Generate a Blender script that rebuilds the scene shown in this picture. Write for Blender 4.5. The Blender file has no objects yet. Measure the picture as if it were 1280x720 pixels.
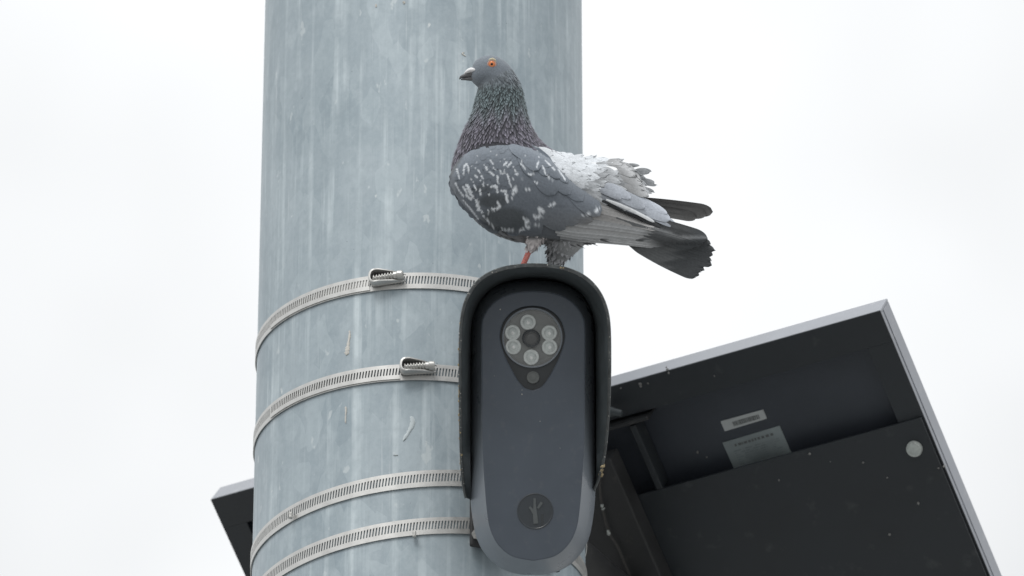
import bpy, bmesh, math, random
import numpy as np
from mathutils import Vector, Matrix

random.seed(7)
rng = np.random.default_rng(11)
sc = bpy.context.scene
col = sc.collection
R_ = math.radians

# ------------------------------------------------------------------ camera
ELEV = R_(28.0)
FPX = 7150.0                       # focal length in photograph pixels (1280 wide)
CAM = np.array([0.0, 0.0, 1.6])
FW = np.array([0, math.cos(ELEV), math.sin(ELEV)])
UP = np.array([0, -math.sin(ELEV), math.cos(ELEV)])
RT = np.array([1.0, 0, 0])
cd = bpy.data.cameras.new("camera")
cam = bpy.data.objects.new("camera", cd)
col.objects.link(cam)
cam.location = CAM
cam.rotation_euler = (R_(90) + ELEV, 0, 0)
cd.sensor_width = 36.0
cd.lens = FPX * 36.0 / 1280.0
cd.clip_start = 0.05
cd.clip_end = 4000
cd.dof.use_dof = True
cd.dof.focus_distance = 6.2
cd.dof.aperture_fstop = 9.0
sc.camera = cam

# ------------------------------------------------------------------ sky, sun, exposure
SUN_EL, SUN_AZ = R_(52), R_(205)   # azimuth clockwise from +Y: behind the viewer, to the left
w = bpy.data.worlds.new("World")
sc.world = w
w.use_nodes = True
nt = w.node_tree
nt.nodes.clear()
wo = nt.nodes.new("ShaderNodeOutputWorld")
bg = nt.nodes.new("ShaderNodeBackground")
sky = nt.nodes.new("ShaderNodeTexSky")
sky.sky_type = 'NISHITA'
sky.sun_disc = False
sky.sun_elevation = SUN_EL
sky.sun_rotation = SUN_AZ
sky.air_density = 1.0
sky.dust_density = 4.0
tc = nt.nodes.new("ShaderNodeTexCoord")
sep = nt.nodes.new("ShaderNodeSeparateXYZ")
nt.links.new(tc.outputs["Generated"], sep.inputs[0])
ramp = nt.nodes.new("ShaderNodeMapRange")      # overcast dome: zenith brighter than horizon
ramp.inputs[1].default_value = 0.0
ramp.inputs[2].default_value = 1.0
ramp.inputs[3].default_value = 5.5
ramp.inputs[4].default_value = 14.8
nt.links.new(sep.outputs[2], ramp.inputs[0])
cn = nt.nodes.new("ShaderNodeTexNoise")        # faint cloud structure all over the dome
cn.inputs["Scale"].default_value = 7.0
cn.inputs["Detail"].default_value = 3.0
nt.links.new(tc.outputs["Generated"], cn.inputs["Vector"])
cm = nt.nodes.new("ShaderNodeMapRange")
cm.inputs[1].default_value = 0.3
cm.inputs[2].default_value = 0.7
cm.inputs[3].default_value = 0.86
cm.inputs[4].default_value = 1.12
nt.links.new(cn.outputs[0], cm.inputs[0])
mul = nt.nodes.new("ShaderNodeMath")
mul.operation = 'MULTIPLY'
nt.links.new(ramp.outputs[0], mul.inputs[0])
nt.links.new(cm.outputs[0], mul.inputs[1])
tint = nt.nodes.new("ShaderNodeMix")
tint.data_type = 'RGBA'
tint.blend_type = 'MULTIPLY'
tint.inputs[0].default_value = 1.0
tint.inputs[6].default_value = (0.98, 0.993, 1.0, 1)
nt.links.new(mul.outputs[0], tint.inputs[7])
mx = nt.nodes.new("ShaderNodeMix")
mx.data_type = 'RGBA'
mx.inputs[0].default_value = 0.93              # cloud cover over the clear sky
nt.links.new(sky.outputs[0], mx.inputs[6])
nt.links.new(tint.outputs[2], mx.inputs[7])
nt.links.new(mx.outputs[2], bg.inputs[0])
bg.inputs[1].default_value = 0.1
nt.links.new(bg.outputs[0], wo.inputs[0])

sd = bpy.data.lights.new("sun", 'SUN')
sd.energy = 1.25
sd.angle = R_(25)
sd.color = (1.0, 0.985, 0.965)
sun = bpy.data.objects.new("sun", sd)
col.objects.link(sun)
sdir = Vector((math.sin(SUN_AZ) * math.cos(SUN_EL), math.cos(SUN_AZ) * math.cos(SUN_EL), math.sin(SUN_EL)))
sun.rotation_euler = sdir.to_track_quat('Z', 'Y').to_euler()
sun.location = (0, 0, 12)

sc.view_settings.view_transform = 'Standard'
sc.view_settings.look = 'None'
sc.view_settings.exposure = 0.08
sc.view_settings.gamma = 1.0
sc.view_settings.use_curve_mapping = False
sc.render.engine = 'CYCLES'
sc.cycles.use_denoising = True

# ------------------------------------------------------------------ helpers
def ray(px, py):
    return FW + (px - 640) / FPX * RT + (360 - py) / FPX * UP

def at_depth(px, py, d):
    return CAM + d * ray(px, py)

def on_plane(px, py, o, n):
    r = ray(px, py)
    return CAM + r * (np.dot(np.asarray(o) - CAM, n) / np.dot(r, n))

def at_Y(px, py, Y):
    return on_plane(px, py, np.array([0, Y, 0]), np.array([0, 1.0, 0]))

def empty(name, loc, rot=(0, 0, 0), label=None, cat=None, group=None):
    o = bpy.data.objects.new(name, None)
    o.empty_display_size = 0.05
    o.location = loc
    o.rotation_euler = rot
    col.objects.link(o)
    if label: o["label"] = label
    if cat: o["category"] = cat
    if group: o["group"] = group
    return o

def mobj(name, verts, faces, mat, parent=None, smooth=True, cols=None, uvs=None, sharp=None):
    me = bpy.data.meshes.new(name)
    me.from_pydata([tuple(map(float, v)) for v in verts], [], [tuple(map(int, f)) for f in faces])
    if cols is not None:
        ca = me.color_attributes.new("Col", 'FLOAT_COLOR', 'POINT')
        c4 = np.ones((len(verts), 4), np.float32)
        c4[:, :3] = cols
        ca.data.foreach_set("color", c4.ravel())
    if uvs is not None:
        ul = me.uv_layers.new(name="UVMap")
        li = np.zeros(len(me.loops), np.int32)
        me.loops.foreach_get("vertex_index", li)
        ul.data.foreach_set("uv", np.asarray(uvs, np.float32)[li].ravel())
    if smooth:
        me.polygons.foreach_set("use_smooth", [True] * len(me.polygons))
        if sharp is not None:
            me.set_sharp_from_angle(angle=R_(sharp))
    me.materials.append(mat)
    me.update()
    o = bpy.data.objects.new(name, me)
    col.objects.link(o)
    if parent: o.parent = parent
    return o

def share(name, me, parent, mw=None):
    o = bpy.data.objects.new(name, me)
    col.objects.link(o)
    o.parent = parent
    if mw is not None: o.matrix_local = mw
    return o

def grid_faces(nr, nc, off=0, wrap=False):
    f = []
    for i in range(nr - 1):
        for j in range(nc if wrap else nc - 1):
            k = (j + 1) % nc
            f.append((off + i * nc + j, off + i * nc + k, off + (i + 1) * nc + k, off + (i + 1) * nc + j))
    return f

def loft(rings, cap0=True, cap1=True):
    rings = [np.asarray(r, float) for r in rings]
    n = len(rings[0])
    v = np.concatenate(rings)
    f = grid_faces(len(rings), n, 0, True)
    if cap0: f.append(tuple(range(n - 1, -1, -1)))
    if cap1: f.append(tuple((len(rings) - 1) * n + i for i in range(n)))
    return v, f

def tube(pts, rad, n=12, cap=True):
    pts = np.asarray(pts, float)
    rad = np.broadcast_to(np.asarray(rad, float), (len(pts),))
    rings = []
    ref = None
    for i in range(len(pts)):
        t = pts[min(i + 1, len(pts) - 1)] - pts[max(i - 1, 0)]
        t = t / (np.linalg.norm(t) + 1e-12)
        if ref is None:
            ref = np.cross(t, [0.123, 0.31, 0.94])
        a = ref - t * np.dot(ref, t)
        a /= np.linalg.norm(a) + 1e-12
        ref = a
        b = np.cross(t, a)
        th = np.linspace(0, 2 * math.pi, n, endpoint=False)
        rings.append(pts[i] + rad[i] * (np.cos(th)[:, None] * a + np.sin(th)[:, None] * b))
    return loft(rings, cap, cap)

def merge(parts):
    V, Fc, o = [], [], 0
    for v, f in parts:
        V.append(np.asarray(v, float))
        Fc += [tuple(i + o for i in x) for x in f]
        o += len(v)
    return np.concatenate(V), Fc

def box(c, s):
    c, s = np.asarray(c, float), np.asarray(s, float) / 2
    v = [c + s * np.array([x, y, z]) for x in (-1, 1) for y in (-1, 1) for z in (-1, 1)]
    f = [(0, 1, 3, 2), (4, 6, 7, 5), (0, 4, 5, 1), (2, 3, 7, 6), (0, 2, 6, 4), (1, 5, 7, 3)]
    return np.array(v), f

def bevel(o, wd, seg=2):
    m = o.modifiers.new("bevel", 'BEVEL')
    m.width = wd
    m.segments = seg
    m.limit_method = 'ANGLE'
    return o

def catmull(P, n, closed=False):
    """resample a polyline through P by arclength after Catmull-Rom smoothing"""
    P = np.asarray(P, float)
    out = []
    m = len(P)
    for i in range(m if closed else m - 1):
        if closed:
            p0, p1, p2, p3 = P[(i - 1) % m], P[i], P[(i + 1) % m], P[(i + 2) % m]
        else:
            p0, p1, p2, p3 = P[max(i - 1, 0)], P[i], P[i + 1], P[min(i + 2, m - 1)]
        t = np.linspace(0, 1, 14, endpoint=False)[:, None]
        out.append(0.5 * ((2 * p1) + (p2 - p0) * t + (2 * p0 - 5 * p1 + 4 * p2 - p3) * t**2 + (3 * p1 - p0 - 3 * p2 + p3) * t**3))
    out = np.concatenate(out + [P[:1] if closed else P[-1:]])
    s = np.concatenate([[0], np.cumsum(np.linalg.norm(np.diff(out, axis=0), axis=1))])
    q = np.linspace(0, s[-1], n, endpoint=not closed)
    return np.stack([np.interp(q, s, out[:, k]) for k in range(out.shape[1])], 1)

# ------------------------------------------------------------------ materials
def nodes(name):
    m = bpy.data.materials.new(name)
    m.use_nodes = True
    t = m.node_tree
    b = t.nodes["Principled BSDF"]
    return m, t, b

def N(t, kind, **kw):
    n = t.nodes.new("ShaderNode" + kind)
    for k, v in kw.items():
        if k.startswith("i_"):
            key = k[2:].replace("_", " ")
            n.inputs[int(key) if key.isdigit() else key].default_value = v
        else:
            setattr(n, k, v)
    return n

def noise(t, vec, scale, detail=4, rough=0.55, stretch=None):
    n = N(t, "TexNoise")
    n.inputs["Scale"].default_value = scale
    n.inputs["Detail"].default_value = detail
    n.inputs["Roughness"].default_value = rough
    if stretch is not None:
        mp = N(t, "Mapping")
        mp.inputs["Scale"].default_value = stretch
        t.links.new(vec, mp.inputs[0])
        vec = mp.outputs[0]
    t.links.new(vec, n.inputs["Vector"])
    return n.outputs[0]

def rampf(t, src, lo, hi, a=0.0, b=1.0):
    r = N(t, "MapRange")
    r.inputs[1].default_value, r.inputs[2].default_value = lo, hi
    r.inputs[3].default_value, r.inputs[4].default_value = a, b
    t.links.new(src, r.inputs[0])
    return r.outputs[0]

def mixc(t, fac, a, b):
    m = N(t, "Mix", data_type='RGBA')
    for i, x in ((0, fac), (6, a), (7, b)):
        if isinstance(x, (int, float)): m.inputs[i].default_value = x
        elif isinstance(x, tuple): m.inputs[i].default_value = (*x, 1)
        else: t.links.new(x, m.inputs[i])
    return m.outputs[2]

def bump(t, b, h, strength, dist):
    n = N(t, "Bump")
    n.inputs["Strength"].default_value = strength
    n.inputs["Distance"].default_value = dist
    t.links.new(h, n.inputs["Height"])
    t.links.new(n.outputs[0], b.inputs["Normal"])

def simple(name, c, rough=0.5, metal=0.0, var=0.25, scale=60, dirt=None, dirt_t=(0.62, 0.75), bmp=0.0, spec=0.5):
    m, t, b = nodes(name)
    tcn = N(t, "TexCoord")
    v = tcn.outputs["Object"]
    n1 = noise(t, v, scale, 5)
    cc = mixc(t, rampf(t, n1, 0.3, 0.7), tuple(x * (1 - var) for x in c), tuple(x * (1 + var) for x in c))
    if dirt:
        n2 = noise(t, v, scale * 3.3, 6, 0.65)
        cc = mixc(t, rampf(t, n2, *dirt_t), cc, dirt)
    t.links.new(cc, b.inputs["Base Color"])
    t.links.new(rampf(t, n1, 0.3, 0.7, rough * 0.85, min(1, rough * 1.15)), b.inputs["Roughness"])
    b.inputs["Metallic"].default_value = metal
    b.inputs["Specular IOR Level"].default_value = spec
    if bmp: bump(t, b, noise(t, v, scale * 8, 3), bmp, 0.001)
    return m

def mat_pole():
    m, t, b = nodes("galvanised_steel")
    uv = N(t, "UVMap").outputs[0]           # u = arc length (m), v = height (m)
    base = mixc(t, rampf(t, noise(t, uv, 1, 5, 0.6, (16, 8, 1)), 0.33, 0.67), (0.262, 0.322, 0.358), (0.345, 0.405, 0.440))
    # spangle / oxide patches
    vor = N(t, "TexVoronoi")
    vor.inputs["Scale"].default_value = 1
    mp = N(t, "Mapping"); mp.inputs["Scale"].default_value = (60, 26, 1)
    wv = N(t, "TexNoise"); wv.inputs["Scale"].default_value = 30
    t.links.new(uv, wv.inputs["Vector"])
    add = N(t, "Mix", data_type='RGBA', blend_type='ADD'); add.inputs[0].default_value = 0.012
    t.links.new(uv, add.inputs[6]); t.links.new(wv.outputs[1], add.inputs[7])
    t.links.new(add.outputs[2], mp.inputs[0]); t.links.new(mp.outputs[0], vor.inputs["Vector"])
    sepc = N(t, "SeparateColor"); t.links.new(vor.outputs["Color"], sepc.inputs[0])
    base = mixc(t, rampf(t, sepc.outputs[0], 0.5, 1.0, 0, 0.30), base, (0.45, 0.52, 0.55))
    base = mixc(t, rampf(t, sepc.outputs[1], 0.6, 1.0, 0, 0.16), base, (0.24, 0.29, 0.32))
    # broad runs of pale oxide
    s1 = noise(t, uv, 1, 4, 0.6, (62, 1.9, 1))
    brk = noise(t, uv, 1, 4, 0.6, (20, 14, 1))
    mb = N(t, "Math", operation='MULTIPLY')
    t.links.new(rampf(t, s1, 0.50, 0.66, 0, 0.95), mb.inputs[0]); t.links.new(rampf(t, brk, 0.36, 0.62, 0.15, 1.0), mb.inputs[1])
    base = mixc(t, mb.outputs[0], base, (0.53, 0.60, 0.63))
    blot = noise(t, uv, 1, 5, 0.62, (34, 20, 1))
    base = mixc(t, rampf(t, blot, 0.56, 0.66, 0, 0.22), base, (0.50, 0.57, 0.60))
    # fine bright streaks broken up lengthwise
    s2 = noise(t, uv, 1, 3, 0.5, (230, 4.0, 1))
    g2 = noise(t, uv, 1, 3, 0.5, (14, 9, 1))
    mm = N(t, "Math", operation='MULTIPLY')
    t.links.new(rampf(t, s2, 0.64, 0.74), mm.inputs[0]); t.links.new(rampf(t, g2, 0.47, 0.60), mm.inputs[1])
    mm2 = N(t, "Math", operation='MULTIPLY'); mm2.inputs[1].default_value = 0.45
    t.links.new(mm.outputs[0], mm2.inputs[0])
    base = mixc(t, mm2.outputs[0], base, (0.66, 0.71, 0.72))
    # fine mottled grain of the zinc
    gr = noise(t, uv, 1, 8, 0.75, (120, 85, 1))
    base = mixc(t, rampf(t, gr, 0.50, 0.72, 0, 0.26), base, (0.46, 0.525, 0.55))
    base = mixc(t, rampf(t, gr, 0.50, 0.30, 0, 0.26), base, (0.20, 0.245, 0.27))
    scr = noise(t, uv, 1, 3, 0.6, (55, 30, 1))
    base = mixc(t, rampf(t, scr, 0.66, 0.70, 0, 0.5), base, (0.55, 0.60, 0.61))
    # dark hairlines
    s3 = noise(t, uv, 1, 2, 0.5, (160, 1.3, 1))
    base = mixc(t, rampf(t, s3, 0.64, 0.74, 0, 0.12), base, (0.19, 0.23, 0.25))
    # small bright splashes and dark specks
    s4 = noise(t, uv, 1, 5, 0.6, (70, 42, 1))
    base = mixc(t, rampf(t, s4, 0.70, 0.76, 0, 0.8), base, (0.66, 0.69, 0.68))
    s5 = noise(t, uv, 1, 2, 0.5, (210, 170, 1))
    base = mixc(t, rampf(t, s5, 0.76, 0.80, 0, 0.8), base, (0.10, 0.10, 0.10))
    t.links.new(base, b.inputs["Base Color"])
    b.inputs["Metallic"].default_value = 0.15
    t.links.new(rampf(t, s1, 0.3, 0.7, 0.42, 0.62), b.inputs["Roughness"])
    bump(t, b, noise(t, uv, 1, 6, 0.6, (90, 30, 1)), 0.12, 0.002)
    return m

M_pole = mat_pole()
M_steel = simple("stainless_steel", (0.55, 0.55, 0.535), 0.4, 0.55, 0.10, 90, dirt=(0.40, 0.38, 0.35), dirt_t=(0.63, 0.74))
M_steel2 = simple("screw_steel", (0.50, 0.50, 0.48), 0.33, 0.6, 0.15, 200, dirt=(0.22, 0.19, 0.16), dirt_t=(0.58, 0.72))
M_saddle = simple("shaded_steel", (0.05, 0.05, 0.05), 0.6, 0.2, 0.3, 200)  # near-black tone paints the shade inside the screw housing
M_hood = simple("black_plastic", (0.060, 0.071, 0.076), 0.55, 0, 0.2, 40, dirt=(0.12, 0.125, 0.12), dirt_t=(0.72, 0.84), bmp=0.05)
M_rim = simple("weathered_rim", (0.055, 0.062, 0.064), 0.5, 0, 0.4, 90, dirt=(0.30, 0.29, 0.25), dirt_t=(0.60, 0.72), bmp=0.3)
M_body = simple("charcoal_plastic", (0.172, 0.194, 0.220), 0.30, 0, 0.06, 25, dirt=(0.20, 0.22, 0.24), dirt_t=(0.56, 0.9), bmp=0.03, spec=0.5)
M_face = simple("charcoal_face", (0.064, 0.079, 0.100), 0.38, 0, 0.07, 25, dirt=(0.10, 0.112, 0.125), dirt_t=(0.56, 0.9), bmp=0.03)
M_window = simple("dark_window", (0.032, 0.037, 0.041), 0.22, 0, 0.1, 40)
M_disc = simple("lens_board", (0.13, 0.14, 0.138), 0.5, 0, 0.2, 80)
M_led = simple("led_lens", (0.52, 0.56, 0.55), 0.10, 0, 0.1, 300)
M_led2 = simple("led_core", (0.75, 0.77, 0.76), 0.3, 0, 0.2, 400)
M_lens = simple("lens_glass", (0.03, 0.034, 0.036), 0.08, 0, 0.1, 50)
M_logo = simple("logo_disc", (0.034, 0.041, 0.048), 0.35, 0, 0.1, 40)
M_logo2 = simple("logo_strokes", (0.085, 0.095, 0.098), 0.35, 0, 0.1, 40)
M_panel = simple("panel_black", (0.018, 0.022, 0.026), 0.55, 0, 0.15, 12, dirt=(0.055, 0.058, 0.060), dirt_t=(0.60, 0.85), bmp=0.06)
M_sheet = simple("panel_backsheet", (0.036, 0.042, 0.053), 0.4, 0, 0.15, 8)
M_rail = simple("bracket_dark", (0.026, 0.027, 0.028), 0.6, 0, 0.2, 20, dirt=(0.06, 0.055, 0.05), dirt_t=(0.6, 0.8), bmp=0.1)
M_frame = simple("panel_frame_alu", (0.31, 0.325, 0.355), 0.45, 0.25, 0.10, 15, dirt=(0.40, 0.41, 0.43), dirt_t=(0.58, 0.75))
M_glassy = simple("solar_cells", (0.012, 0.016, 0.035), 0.12, 0, 0.2, 10)
M_paper = simple("sticker_paper", (0.43, 0.45, 0.45), 0.5, 0, 0.08, 30)
M_paper2 = simple("sticker_faded", (0.24, 0.275, 0.28), 0.5, 0, 0.2, 25)
M_ink = simple("sticker_ink", (0.11, 0.118, 0.118), 0.5, 0, 0.2, 200)
M_ink2 = simple("sticker_ink_faded", (0.20, 0.228, 0.235), 0.5, 0, 0.3, 60)
M_drop = simple("bird_dropping", (0.55, 0.54, 0.50), 0.8, 0, 0.15, 400)
M_crust = simple("crust", (0.36, 0.29, 0.17), 0.9, 0, 0.4, 500, dirt=(0.06, 0.05, 0.04), dirt_t=(0.52, 0.62))
M_bolt = simple("zinc_bolt", (0.42, 0.45, 0.43), 0.5, 0.2, 0.15, 300)
M_cable = simple("cable", (0.045, 0.043, 0.04), 0.6, 0, 0.3, 200)

mg, tg, bgp = nodes("clear_cover")
tr = N(tg, "BsdfTransparent"); gl = N(tg, "BsdfGlossy"); gl.inputs["Roughness"].default_value = 0.05
ms = N(tg, "MixShader"); ms.inputs[0].default_value = 0.08
tg.links.new(tr.outputs[0], ms.inputs[1]); tg.links.new(gl.outputs[0], ms.inputs[2])
tg.links.new(ms.outputs[0], tg.nodes["Material Output"].inputs[0])
M_cover = mg

# ------------------------------------------------------------------ ground (below the frame)
gm = simple("paving", (0.31, 0.31, 0.305), 0.9, 0, 0.12, 0.6)
g = mobj("ground", [(-1500, -1500, 0), (1500, -1500, 0), (1500, 1500, 0), (-1500, 1500, 0)], [(0, 1, 2, 3)], gm, smooth=False)
g["kind"] = "structure"

# ------------------------------------------------------------------ pole
PC = at_depth(526.5, 360, 6.5)
PX, PY = PC[0], PC[1]
PR = 203.0 / FPX * 6.5

def on_pole(px, py, r=PR):
    d = ray(px, py)
    ox, oy = CAM[0] - PX, CAM[1] - PY
    a = d[0]**2 + d[1]**2
    bq = 2 * (ox * d[0] + oy * d[1])
    c = ox**2 + oy**2 - r * r
    D = max(bq * bq - 4 * a * c, 0)
    return CAM + d * ((-bq - math.sqrt(D)) / (2 * a))

pole = empty("steel_pole", (PX, PY, 0), label="thick galvanised grey steel pole with pale vertical streaks", cat="pole")
nph, zs = 160, np.linspace(0, 8.0, 60)
vv, uvv = [], []
for z in zs:
    for j in range(nph + 1):
        a = -math.pi + 2 * math.pi * j / nph          # 0 faces the viewer
        vv.append((PR * math.sin(a), -PR * math.cos(a), z)); uvv.append((a * PR, z))
mobj("shaft", vv, grid_faces(len(zs), nph + 1), M_pole, pole, uvs=uvv)
th = np.linspace(0, 2 * math.pi, 64, endpoint=False)
circ = lambda r, z: np.stack([r * np.cos(th), r * np.sin(th), np.full(64, z)], 1)
mobj("base_flange", *loft([circ(0.30, 0.0), circ(0.30, 0.03), circ(0.187, 0.032), circ(0.186, 0.06)]), M_pole, pole, sharp=30)
mobj("top_cap", *loft([circ(PR + 0.004, 7.97), circ(PR + 0.004, 8.02), circ(PR * 0.6, 8.05), circ(0.01, 8.06)]), M_pole, pole, sharp=30)

def splat(pts, parent, seed, mat=None, name="dropping"):
    """thin irregular dried run on the pole; pts = photo spots (px, py, half width px)"""
    r = random.Random(seed)
    if len(pts) == 1:
        (x, y, h), = pts
        pts = [(x - .2, y - h * 1.1, h * .3), (x, y - h * .5, h), (x + .2, y + h * .4, h * .9), (x, y + h * 1.2, h * .25)]
    q = catmull(np.array(pts), 5 * len(pts))
    V = []
    for i, (px, py, h) in enumerate(q):
        if i in (0, len(q) - 1): h *= 0.15
        h *= r.uniform(0.7, 1.25); px += r.uniform(-.15, .15) * h
        for k, lift in ((-1, 0.0001), (-.6, 0.0006), (0.1, 0.0009), (.65, 0.0006), (1, 0.0001)):
            V.append(on_pole(px + k * h, py + r.uniform(-.2, .2), PR + lift) - np.array([PX, PY, 0]))
    return mobj(name, V, grid_faces(len(q), 5), mat or M_drop, parent)

splat([(437, 413, 1.0), (437, 419, 1.3), (436, 426, 1.6), (435, 433, 2.4), (434, 439, 2.9), (433, 444, 1.8)], pole, 3)
splat([(514, 520, 2.2), (516, 528, 3.2), (512, 538, 3.0), (507, 546, 2.2), (504, 551, 1.5)], pole, 4, simple('pale_zinc', (0.50, 0.56, 0.58), 0.7, 0, 0.1, 200))
splat([(580, 65, 1.3), (578, 67, 1.2), (582, 70, 1.5)], pole, 5)
splat([(432, 508, 1.2), (432.5, 513, 1.2), (432, 521, 1.0), (432, 529, 0.9)], pole, 6)
splat([(493, 569, 2.0), (497, 568.5, 1.6)], pole, 7)
splat([(470, 5, 1.4), (470, 9, 1.1)], pole, 8)
splat([(505, 3, 1.6)], pole, 9)

# ------------------------------------------------------------------ hose clamps
def band_fn(p1, p2=None):
    a = on_pole(*p1, PR + 0.002)
    k = 0.0
    if p2 is not None:
        b = on_pole(*p2, PR + 0.002)
        k = (a[2] - b[2]) / (a[0] - b[0])
    return lambda ang, r: a[2] + k * ((PX + r * np.sin(ang)) - a[0])

BW = 0.0196
PER = 0.0034
def strip(zf, r, a0, a1, slots=True, wscale=1.0):
    n = int(round((a1 - a0) * r / PER))
    hw = BW / 2 * wscale
    V, Fc = [], []
    def P(a, h):
        return (r * math.sin(a), -r * math.cos(a), zf(a, r) + h)
    lv = [-hw, -hw * 0.42, hw * 0.56, hw]
    da = (a1 - a0) / n
    for i in range(n):
        x0, x1, x2 = a0 + i * da, a0 + (i + 0.52) * da, a0 + (i + 1) * da
        b = len(V)
        for xx in (x0, x1, x2):
            for q, h in enumerate(lv):
                sl = 0.16 * da * (1 if q == 2 else (-1 if q == 1 else 0))
                V.append(P(xx + sl, h))
        for c in range(2):
            for q in range(3):
                if slots and c == 1 and q == 1: continue
                Fc.append((b + c * 4 + q, b + c * 4 + 4 + q, b + c * 4 + 5 + q, b + c * 4 + 1 + q))
    return V, Fc

def clamp(p1, p2, label, house=None, tail=None, tab=None):
    zf = band_fn(p1, p2)
    e = empty("hose_clamp", (PX, PY, zf(0, PR) - 0.02), label=label, cat="hose clamp", group="steel hose clamps round the pole")
    z0 = e.location[2]
    zl = lambda a, r: zf(a, r) - z0
    v, f = strip(zl, PR + 0.0020, -math.pi, math.pi)
    o = mobj("band", v, f, M_steel, e, smooth=False)
    sm = o.modifiers.new("thick", 'SOLIDIFY'); sm.thickness = 0.0009; sm.offset = -1
    def ang(px, py):
        q = on_pole(px, py, PR + 0.004)
        return math.atan2(q[0] - PX, -(q[1] - PY)), q[2] - z0
    if tail:
        aL, _ = ang(*tail[0]); aR, _ = ang(*tail[1])
        v, f = strip(zl, PR + 0.0032, aL, aR, True, 0.86)
        o = mobj("band_end", v, f, M_steel, e, smooth=False)
        sm = o.modifiers.new("thick", 'SOLIDIFY'); sm.thickness = 0.0009; sm.offset = -1
    if tab:
        a, z = ang(*tab)
        v, f = box((0, 0, 0), (0.004, 0.005, 0.007))
        c = np.array([(PR + 0.006) * math.sin(a), -(PR + 0.006) * math.cos(a), z])
        bevel(mobj("tab", v + c, f, M_steel2, e, smooth=False), 0.001)
    if house:
        # frame on the pole surface: t along the band, h up, n outwards
        cx, cy = house
        a, z = ang(cx, cy)
        n = np.array([math.sin(a), -math.cos(a), 0]); t = np.array([math.cos(a), math.sin(a), 0]); up = np.array([0, 0, 1.0])
        slope = math.atan((zl(a + .05, PR) - zl(a - .05, PR)) / (0.1 * PR)) if p2 else 0.0
        t = t * math.cos(slope) + up * math.sin(slope)
        C = n * (PR + 0.0036) + up * z
        S = 0.93 / 1100.0
        def W(x, y, d): return C + t * x * S * 1.05 + up * y * S * 0.88 / 0.883 + n * d * S
        out = catmull([(24, 3.0), (12, 6.5), (-4, 9.5), (-15, 10.5), (-20, 8), (-22, 1), (-21, -6), (-16, -9.5), (0, -8.5), (14, -7.5), (24, -6.5)], 44)
        inn = out.copy(); cc = np.array([0, 0.5]); inn = cc + (inn - cc) * np.array([0.87, 0.78])
        pr = np.interp(out[:, 0], [-22, -10, 10, 24], [13, 13.5, 9, 3])
        ring = lambda P2, d: [W(x, y, q) for (x, y), q in zip(P2, np.broadcast_to(d, len(P2)))]
        nb = len(out)
        V = ring(out, 0) + ring(out, pr - 0.8) + ring(cc + (out - cc) * 0.96, pr) + ring(inn, pr) + ring(inn, 0.6)
        Fc = grid_faces(5, nb)
        mobj("housing", V, Fc, M_steel, e, sharp=50)
        # floor of the housing, its deep shade painted as a dark tone
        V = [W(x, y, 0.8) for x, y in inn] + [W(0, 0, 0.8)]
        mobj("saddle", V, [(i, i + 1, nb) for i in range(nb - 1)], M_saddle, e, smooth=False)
        # screw: threaded shank and a slotted hex head
        ax0, ax1 = np.array([-17.0, -2.0, 6.0]), np.array([14.0, 0.6, 6.5])
        k, L = 18, 96
        V = []
        for i in range(L):
            q = i / (L - 1)
            p = ax0 + (ax1 - ax0) * q
            for j in range(k):
                b_ = 2 * math.pi * j / k
                r_ = 5.0 + 1.0 * max(-1, min(1, 1.6 * math.sin(2 * math.pi * q * 8.5 - b_))) if q < 0.86 else 5.2
                V.append(W(p[0], p[1] + r_ * math.cos(b_), p[2] + r_ * math.sin(b_)))
        sc_ = mobj("screw", V, grid_faces(L, k, 0, True) + [tuple(range(k - 1, -1, -1))], M_steel2, e)
        hd = []
        for x, r_ in ((13.5, 5.2), (14.5, 6.3), (20, 6.3), (21.2, 5.0), (20.6, 3.0)):
            hd.append([W(x, 0.7 + r_ * (1 if x < 14 else 1) * math.cos(b_), 6.5 + r_ * math.sin(b_)) for b_ in np.linspace(0, 2 * math.pi, 6 if False else 24, endpoint=False)])
        mobj("screw_head", *loft(hd), M_steel2, sc_, sharp=40)
    return e

clamp((545, 351.0), None, "topmost perforated steel clamp band with a worm screw, below the pigeon's breast", (484, 348.5), ((337, 410), (462, 352)))
clamp((545, 465.5), None, "second perforated steel clamp band from the top, with a worm screw beside the camera", (522, 460.5), ((337, 520), (500, 468)))
clamp((575, 597.5), (430, 615), "third clamp band from the top, no screw in view, ending at the hood's lower tip", tab=(365, 645))
clamp((587.5, 657), (430, 675.3), "lowest perforated steel clamp band, running behind the camera's lower half", tab=(518, 669))

# ------------------------------------------------------------------ monitoring camera with hood
TD = R_(20)
DY0 = PY - 0.315
DO = at_Y(667, 540, DY0)
dy_ = np.array([0, math.cos(TD), math.sin(TD)])
dz_ = np.array([0, -math.sin(TD), math.cos(TD)])
SD = np.dot(DO - CAM, FW) / FPX             # metres per photo pixel here

def dl(px, py, y):
    """photo pixel to device-local point on the plane at local depth y"""
    p = on_plane(px, py, DO + dy_ * y, dy_) - DO
    return np.array([p[0], np.dot(p, dy_), np.dot(p, dz_)])

def dring(P2, y):
    y = np.broadcast_to(y, (len(P2),))
    return np.array([dl(a[0], a[1], q) for a, q in zip(P2, y)])

dev = empty("monitoring_camera", DO, (TD, 0, 0), label="dark grey monitoring camera under a black hood, strapped to the pole", cat="camera")

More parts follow.
